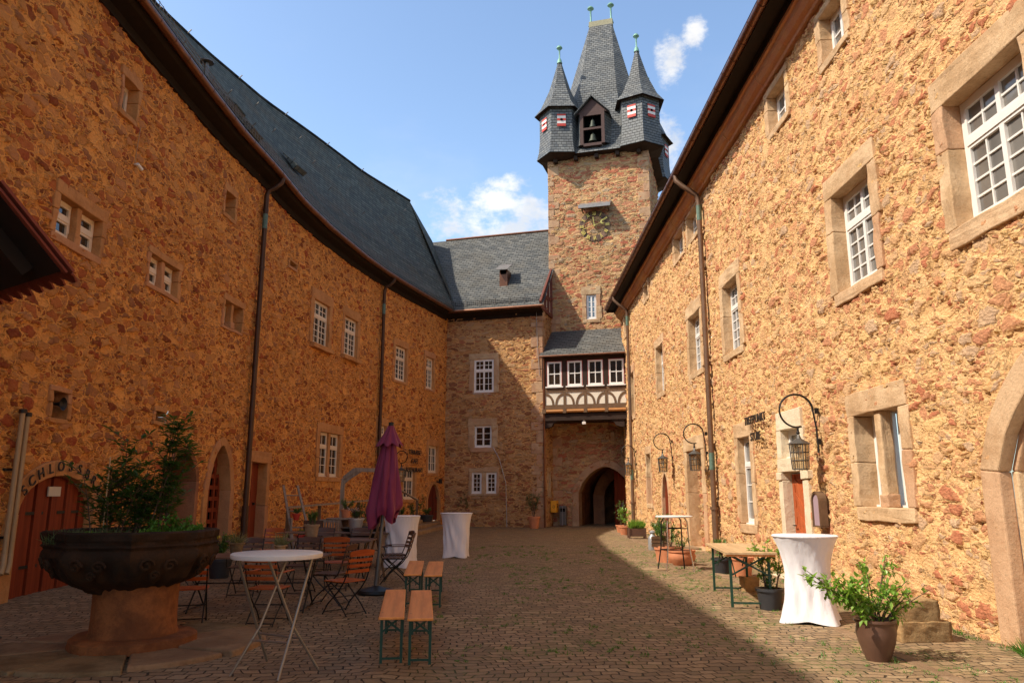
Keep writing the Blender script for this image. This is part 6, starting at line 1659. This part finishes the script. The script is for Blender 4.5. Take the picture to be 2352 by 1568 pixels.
# ------------------------------------------------------------------ the clutter along the shaded wall
def clutter():
    # two weathered wooden chairs and a pale one
    def wchair(label, x, y, rz, m):
        o = empty('wooden_chair', label, 'chair', (x, y, gz(x, y)), rz, 'weathered wooden terrace chairs')
        s = MB()
        for k in range(6): s.box((-.22, -.2 + k * .07, .43), (.22, -.2 + k * .07 + .058, .45))
        s.build('seat', m, o); b = MB(); b.box((-.22, -.24, .85), (.22, -.22, .93)); b.box((-.22, -.225, .5), (.22, -.205, .55))
        for k in range(6): b.box((-.2 + k * .07, -.232, .55), (-.2 + k * .07 + .045, -.215, .85))
        b.build('backrest', m, o)
        for sx in (-1, 1):
            MB().box((sx * .23 - .018, -.25, 0), (sx * .23 + .018, -.21, .93)).build('leg', m, o); MB().box((sx * .21 - .018, .16, 0), (sx * .21 + .018, .2, .43)).build('leg', m, o)
        return o
    wchair('dark weathered chair leaning before the wooden railing', -4.95, 19.0, R(175), M_chairb)
    wchair('silvery weathered chair before the wooden railing', -4.75, 19.9, R(182), M_greyw)
    wchair('pale weathered chair beside the leaning ladder', -5.75, 19.3, R(110), M_greyw)
    # round high table with herb pot
    x, y = -4.15, 19.3; z = gz(x, y)
    o = empty('pedestal_table', 'round wooden pedestal table carrying a red herb pot', 'table', (x, y, z)); MB().lathe([(.46, 0), (.48, .01), (.48, .03), (.44, .04), (.1, .042)], 36, Matrix.Translation((0, 0, .95))).build('tabletop', M_greyw, o, smooth=True); MB().lathe([(.24, 0), (.24, .04), (.07, .1), (.06, .3), (.10, .55), (.06, .75), (.12, .95)], 20).build('pedestal', M_chairb, o, smooth=True)
    potted('potted_plant', 'feathery herb in an orange pot on the pedestal table', (x + .0, y, z + .995), .085, .12, .20, M_terra, lambda o, r: shrub(o, r, (0, 0, .18), 14, .26, .26, 620, .06, .012, M_leafM, sub=2, bare=.1))
    # ladder leaning on the wall with hanging red pots
    a = aty(651, 1115, 20.4); b_ = aty(684, 1226, 18.6); o = empty('ladder', 'old wooden ladder leaning on the shaded wall with red pots', 'ladder', (b_.x, b_.y, gz(b_.x, b_.y)))
    off = -o.location; d = Vector((.42, .18, 0)); a.z = max(a.z, 1.8); b_.z = gz(b_.x, b_.y)
    for sgn in (0, 1): MB().bar(b_ + d * sgn + off, a + d * sgn * .8 + off, .055, .04).build('rail', M_greyw, o)
    r_ = MB()
    for t in (.2, .42, .64, .86): p = b_.lerp(a, t) + off; r_.tube([p, p + d * .9], .018, 6)
    r_.build('rung', M_greyw, o)
    for t, lab in ((.64, 'green plant in a red pot hanging high on the ladder'), (.36, 'green plant in a red pot hanging low on the ladder')):
        p = b_.lerp(a, t) + d * .45; potted('hanging_plant', lab, (p.x + .05, p.y - .12, p.z - .22), .06, .10, .16, M_redpaint, lambda o, r: shrub(o, r, (0, 0, .14), 9, .14, .16, 300, .05, .03, M_leafM, sub=1, bare=.1), cat='hanging plant')
    # wooden railing rising along the wall
    A = aty(660, 1165, 21.0); B = aty(855, 1148, 27.5); C_ = aty(918, 1124, 30.5); D_ = aty(958, 1147, 31.5)
    o = empty('wooden_railing', 'weathered wooden handrail on posts along the shaded wall', 'railing', (A.x, A.y, gz(A.x, A.y))); off = -o.location
    h = MB(); h.bar(A + off, B + off, .12, .05); h.bar(C_ + off, D_ + off, .12, .05); h.build('handrail', M_greyw, o)
    for t in (0.01, .32, .6, .8, .98): p = A.lerp(B, t); MB().box((p.x - .045, p.y - .045, gz(p.x, p.y)), (p.x + .045, p.y + .045, p.z - .03), Matrix.Translation(off)).build('post', M_beam, o)
    for p in (C_, D_): MB().box((p.x - .045, p.y - .045, gz(p.x, p.y)), (p.x + .045, p.y + .045, p.z - .03), Matrix.Translation(off)).build('post', M_beam, o)
    # bent timber stand of a hanging seat
    y = 20.5; pts = [aty(784, 1190, y), aty(787, 1120, y), aty(790, 1098, y), aty(815, 1078, y), aty(880, 1080, y)]; x = pts[0].x
    o = empty('swing_stand', 'bent grey timber stand arching behind the parasol', 'swing stand', (x, y, gz(x, y))); off = -o.location; m = MB(); pts[0].z = gz(x, y)
    for p, q in zip(pts, pts[1:]): m.bar(p + off, q + off, .10, .10)
    m.build('arched_beam', M_greyw, o)
    br = MB(); q = [pts[1].lerp(pts[2], .3), pts[2], pts[3], pts[3].lerp(pts[4], .35)]; inner = aty(806, 1099, y)
    vs = [p + off + Vector((0, .02, 0)) for p in q] + [inner + off + Vector((0, .02, 0))]; vs2 = [v + Vector((0, -.04, 0)) for v in vs]; n = 5; br.add(vs + vs2, [tuple(range(n)), tuple(range(n, 2 * n))[::-1]] + [(i, (i + 1) % n, n + (i + 1) % n, n + i) for i in range(n)]); br.build('gusset', M_greyw, o)
    MB().box((x - .6, y - .06, gz(x, y)), (x + .9, y + .06, gz(x, y) + .1), Matrix.Translation(off)).build('foot_beam', M_greyw, o)
    # black fire trough
    p = aty(838, 1208, 17.8); x, y = p.x, 17.8; o = empty('fire_bowl', 'wide shallow black fire bowl on a stand behind the tables', 'fire bowl', (x, y, gz(x, y))); MB().lathe([(.2, .55), (.36, .60), (.50, .74), (.54, .80), (.55, .82), (.52, .82), (.47, .76), (.3, .66), (.01, .63)], 40, caps=True).build('bowl', M_frame, o, smooth=True)
    for k in range(3): a = k * 2.1; MB().bar((.35 * math.cos(a), .35 * math.sin(a), .62), (.42 * math.cos(a), .42 * math.sin(a), 0), .03, .03).build('leg', M_frame, o)
    # easel leaning against the parasol side
    p = aty(852, 1225, 14.6); x = p.x; o = empty('folding_easel', 'brown folded wooden easel standing behind the parasol', 'easel', (x, 14.6, gz(x, 14.6)))
    for k, (xa, xb) in enumerate(((-.28, .1), (-.12, .16), (.25, .05))): MB().bar((xa, .1 * k, 0), (xb, 0.05 + .03 * k, 1.15), .045, .03).build('leg', M_beam, o)
    # stone steps before the corner door
    P0 = gnd(952, 1232); P1 = gnd(1013, 1214)
    o = empty('stone_steps', 'three worn stone steps up to the dark red corner door', 'steps', (P0.x, P0.y, gz(P0.x, P0.y))); off = -o.location
    P1 = Vector((-3.1, 37.6, 0)); P0 = Vector((P0.x, min(P0.y, 32.2), 0)); t = (P1 - P0).normalized(); n = Vector((-t.y, t.x, 0)); n = n if n.x < 0 else -n
    for k in range(3):
        s = MB(); z0 = -.02 if k == 0 else .09 + .16 * k - .07 + .0; q = [P0 + n * .38 * k, P1 + n * .38 * k, P1 + n * 3.2 - t * .4, P0 + n * 2.6]
        z0, z1 = (.0, .23) if k == 0 else (.231 + .15 * (k - 1), .38 + .15 * (k - 1))
        vs = [v + off + Vector((0, 0, z0)) for v in q] + [v + off + Vector((0, 0, z1)) for v in q]; s.add(vs, [(3, 2, 1, 0), (4, 5, 6, 7), (0, 1, 5, 4), (1, 2, 6, 5), (2, 3, 7, 6), (3, 0, 4, 7)]); s.build('step', M_step, o, bevel=.02)
    # pipes at the left edge
    s0 = LW(22, 1080)[0]; M = WL.M(s0); o = empty('service_pipes', 'two cream drain pipes with dark caps left of the cellar gate', 'pipes', tuple(M @ Vector((0, .12, 0)))); Mi = Matrix.Translation(-o.location) @ M
    for dx in (-.05, .08):
        MB().tube([(dx, .12, .75), (dx, .12, 2.86 - dx * .3)], .038, 12, M=Mi).tube([(dx, .12, .78), (dx - .03, .14, .62), (dx - .1, .16, .5)], .042, 10, M=Mi).build('pipe', M_cream, o, smooth=True)
        MB().tube([(dx, .12, 2.86 - dx * .3), (dx, .12, 2.92 - dx * .3)], .056, 12, M=Mi).build('pipe_cap', M_iron, o, smooth=True)
    MB().box((-.2, .02, 2.0), (.22, .06, 2.04), Mi).box((-.2, .02, 1.0), (.22, .06, 1.04), Mi).build('clamp', M_iron, o)
    # horn loudspeaker in the small opening, camera on a cord
    q = LW(136, 930); M = WL.M(q[0], q[1]); o = empty('horn_speaker', 'dark horn loudspeaker set in the small wall opening', 'loudspeaker', tuple(M @ Vector((0, 0, 0)))); Mi = Matrix.Translation(-o.location) @ M
    MB().lathe([(.02, 0), (.03, .08), (.06, .13), (.11, .17), (.10, .16), (.05, .12)], 18, Mi @ Matrix.Translation((.0, -.1, .02)) @ Matrix.Rotation(R(-90), 4, 'X')).build('horn', M_iron, o, smooth=True)
    q = LW(307, 382); M = WL.M(q[0], q[1]); o = empty('security_camera', 'small white camera on the wall at the end of a cable', 'camera', tuple(M @ Vector((0, .08, 0)))); Mi = Matrix.Translation(-o.location) @ M
    MB().tube([(-.06, .1, .02), (.1, .12, -.03)], .035, 10, M=Mi).build('housing', M_whpaint, o, smooth=True); MB().tube([(-.05, .03, .02), (-.06, .1, .02)], .015, 6, M=Mi).build('mount', M_whpaint, o)
    q2 = LW(310, 285); MB().tube([(-.06, .05, .02), (-.03, .05, .4), (.02, .05, q2[1] - q[1])], .007, 5, M=Mi).build('cable', M_cream, o)
    # floodlight above the corner door
    q = LW(1003, 1106); M = WL.M(q[0], q[1]); o = empty('floodlight', 'small dark floodlight above the corner door', 'floodlight', tuple(M @ Vector((0, .15, 0)))); Mi = Matrix.Translation(-o.location) @ M
    MB().box((-.12, .16, -.08), (.12, .24, .14), Mi).build('housing', M_iron, o); MB().box((-.03, .0, -.03), (.03, .17, .03), Mi).build('mount', M_iron, o)
clutter()


# ------------------------------------------------------------------ odds on the sunny side and the gateway
def odds():
    q = WRET.M(1.55, 1.05); o = empty('letter_box', 'yellow post box with a black horn emblem under the gallery', 'post box', tuple(q @ Vector((0, .2, 0)))); M = Matrix.Translation(-o.location) @ q
    MB().box((-.28, .03, -.28), (.28, .32, .30), M).build('box_body', M_yellow, o, bevel=.02)
    hn = MB(); pts = [(-.10, .325, -.02), (-.02, .325, -.06), (.07, .325, -.02), (.06, .325, .06), (-.02, .325, .07), (-.06, .325, .02), (.0, .325, .0)]
    Mf = M
    hn.tube(pts, .012, 5, M=M); hn.build('horn_emblem', M_iron, o)
    # emblem also on the face to the yard
    hb = MB(); hb.tube([(-.281, .20 - .06, -.02), (-.281, .2, -.06), (-.281, .26, -.02), (-.281, .25, .05), (-.281, .18, .06), (-.281, .15, .02)], .011, 5, M=M); hb.build('horn_emblem', M_iron, o)
    MB().box((-.15, .321, .1), (.15, .33, .14), M).build('slot', M_iron, o)
    p = WF.P(.72, 0, .45); o = empty('waste_bin', 'grey metal litter bin standing left of the gate arch', 'bin', (p.x, p.y, gz(p.x, p.y)), -A16); MB().box((-.17, -.15, .05), (.17, .15, 1.0)).build('body', M_grey, o, bevel=.02); MB().box((-.12, -.155, .72), (.12, -.149, .88)).build('slot', M_black, o); MB().box((-.02, -.165, .05), (.0, -.151, .98)).build('trim', M_galv, o)
    # arched notice cabinet
    M0 = WR.M(37 - 13.55, 1.42); o = empty('notice_cabinet', 'round-topped metal notice cabinet below the large lantern', 'notice cabinet', tuple(M0 @ Vector((0, .1, 0)))); M = Matrix.Translation(-o.location) @ M0
    pts = arch_pts(-.17, .17, -.30, .12, 'round', .16, n=10); arch_pts_in = offset_pts(pts, -.03)
    b = MB(); arch_ring(b, arch_pts_in, .035, .03, .17, M, step=30); b.box((-.17, .03, -.33), (.17, .175, -.30), M); b.build('case', M_beam, o); MB().prism(arch_pts_in, .03, .145, M).build('glazed_panel', M_cabinet, o)
    # rough stone blocks
    p = gnd(2130, 1470)
    def rough(name, label, loc, sx, sy, sz, rz):
        bm = bmesh.new(); bmesh.ops.create_cube(bm, size=1); bmesh.ops.subdivide_edges(bm, edges=bm.edges[:], cuts=15, use_grid_fill=True)
        for v in bm.verts:
            c = Vector((v.co.x * sx, v.co.y * sy, v.co.z * sz)); n = v.co.normalized(); c += n * (noise.noise(c * 7 + Vector(loc)) * .018 + noise.noise(c * 30) * .010 - .012); c.z += sz / 2; v.co = c
        me = bpy.data.meshes.new(name); bm.to_mesh(me); bm.free(); me.materials.append(M_rough); [setattr(f, 'use_smooth', True) for f in me.polygons]
        o = bpy.data.objects.new(name, me); COL.objects.link(o); o.location = loc; o.rotation_euler = (0, 0, rz); tag(o, label, 'stone block', 'hewn sandstone blocks by the wall')
    rough('stone_block', 'lower rough sandstone block behind the clay pot', (4.72, 9.25, -.01), .62, .36, .24, R(4)); rough('stone_block', 'upper mossy sandstone block stacked on another', (4.62, 9.27, .20), .62, .34, .26, R(2))
    rough('stone_block', 'small pale stone block under the trestle table', (3.95, 13.1, .06), .28, .2, .26, R(15))
    # door mat stone slab in front of the walled doorway
    o = MB().box((-.7, -.5, 0), (.7, .5, .09)).build('stone_slab', M_step, bevel=.02); o.location = (4.75, 22.9, .06); tag(o, 'flat stone slab before the walled-up doorway', 'stone slab')
    # tiled canopy corner at the left edge
    C = aty(142, 622, 6.2); E = atz(-260, 752, C.z); e = (E - C); e.z = 0; e.normalize(); g = Vector((-e.y, e.x, 0)); g = g if g.y < 0 else -g
    best = None
    for sl in np.linspace(.2, 2.4, 200):
        for d in np.linspace(.1, 6, 100):
            p = C + g * d + Vector((0, 0, sl * d)) - EYE; yc = p.y * math.cos(PITCH) + p.z * math.sin(PITCH); zc = -p.y * math.sin(PITCH) + p.z * math.cos(PITCH)
            if yc < .5: continue
            u = 1176 + 1730 * p.x / yc; v = 784 - 1730 * zc / yc; er = (u - 0) ** 2 + (v - 452) ** 2
            if best is None or er < best[0]: best = (er, sl, d)
    sl = best[1]; up = (g + Vector((0, 0, sl))).normalized(); nn = e.cross(up); nn = nn if nn.z > 0 else -nn
    o = empty('tiled_roof', 'corner of a dark red tiled roof jutting in at the left edge', 'roof', tuple(C)); L = min(8, (C.x + 7.7) / max(.15, -e.x)); H = min(3.5, best[2] * 1.6)
    tl = MB(); ht = .26; k = 0; d = -.06
    Z = Vector((0, 0, 0))
    while d < H:
        for j in range(int(L / .2)):
            x0 = j * .2 - .02; a = Z + e * x0 + up * d + nn * (.05); 
            pts = []
            for q in np.linspace(0, math.pi, 6): pts.append((.1 - .1 * math.cos(q), .03 * math.sin(q)))
            lo = [a + e * px + nn * pz - up * (.10 * math.sin(math.pi * (px / .2))) for px, pz in pts]; hi = [p + up * (ht + .06) - nn * .022 for p in lo]; lo2 = [p - nn * .018 for p in lo]; n = len(lo)
            tl.add(lo + hi + lo2, [(i, i + 1, n + i + 1, n + i) for i in range(n - 1)] + [(2 * n + i, 2 * n + i + 1, i + 1, i) for i in range(n - 1)])
        d += ht
    tl.build('roof_tile', M_tile, o, recalc=False)
    us = MB(); q = [Z + e * .03 + up * .0, Z + e * L + up * 0, Z + e * L + up * H, Z + e * .03 + up * H]; us.add(q + [p + nn * .04 for p in q], [(0, 1, 2, 3), (4, 7, 6, 5), (0, 4, 5, 1), (0, 3, 7, 4), (1, 5, 6, 2), (2, 6, 7, 3)]); us.build('boarding', M_soffit, o)
    vt = MB(); vt.bar(Z + up * -.05 - e * .03 + nn * .05, Z + up * H - e * .03 + nn * .05, .07, .025, up=nn); vt.bar(Z + up * -.03 - e * .01 + nn * .012, Z + up * H - e * .01 + nn * .012, .05, .02, up=nn); vt.build('verge_tile', M_tile, o)
    rf = MB()
    for t in np.arange(.4, L, .7): rf.bar(Z + e * t + up * .1 - nn * .06, Z + e * t + up * H - nn * .06, .09, .12, up=nn)
    for t in (.62, .8):     # struts that carry the canopy from the long wall
        q = e * (L * t) + up * (H * .5); wq = Vector((-7.62 - C.x, q.y + .3, q.z - 1.3)); rf.bar(wq, q - nn * .08, .12, .12)
    rf.build('rafter', M_soffit, o)
M_rough = dressed('hewn_block_stone', (.42, .26, .12), (.26, .17, .08), pit=.6)
odds()


# ------------------------------------------------------------------ grass and weeds in the joints
def paving_strips():
    o = MB()
    r = random.Random(31)
    y = 6.4
    while y < 34:
        L = r.uniform(.22, .34); x = 3.95 + r.uniform(-.015, .015) + .012 * (y - 6)
        z = gz(x, y); o.box((x, y + .006, z - .03), (x + .15, y + L - .006, z + .012 + r.uniform(-.004, .006))); y += L
    k = o.build('gutter_stones', M_kerb, bevel=.01, rough=.01); k['label'] = 'row of narrow gutter stones along the sunny side'; k['kind'] = 'structure'
    # iron cover plates
    for (u, v, lab) in ((1505, 1307, 'round stone cover set flush in the cobbles by the high table'),):
        p = gnd(u, v); c = MB().lathe([(.3, -.02), (.3, .012), (.28, .016), (.01, .016)], 28).build('manhole_cover', M_step, smooth=True); c.location = p; tag(c, lab, 'cover')
M_kerb = dressed('gutter_stone', (.30, .20, .12), (.22, .14, .08), pit=.5)
paving_strips()


def weeds():
    r = random.Random(77); g = MB()
    def tuft(x, y, n, h):
        z = gz(x, y)
        for k in range(n): leaf(g, Vector((x + r.gauss(0, .02), y + r.gauss(0, .02), z)), Vector((r.gauss(0, .6), r.gauss(0, .6), .8)), h * r.uniform(.5, 1.2), .007)
    k = 0
    while k < 1300:
        x = r.uniform(-1.2, 5.2); y = r.uniform(6.5, 24)
        v = noise.noise(Vector((x * .9, y * .5, 3)))
        if v > -.02 or (2.4 < x < 3.6 and r.random() < .4): tuft(x, y, r.randint(5, 16), r.uniform(.018, .06)); k += 1
    for k in range(90): y = r.uniform(7, 34); tuft(5.38 + r.uniform(-.08, .0), y, 12, r.uniform(.04, .14))
    for (x, y) in ((5.2, 8.0), (5.25, 7.7), (5.3, 8.3)): tuft(x, y, 40, .25)
    o = g.build('grass', M_herb, recalc=False); tag(o, 'small grass tufts growing between the cobbles', 'grass', kind='stuff')
weeds()


# parts of the building Empties and placed roots were modelled in world space
for root in (B_left, B_right, B_wing, B_tower):
    for ch in root.children: ch.matrix_parent_inverse = Matrix.Translation(-Vector(root.location))
for o in bpy.data.objects:
    if o.type == 'MESH' and o.data.materials and o.data.materials[0] and o.data.materials[0].displacement_method == 'BOTH': pass
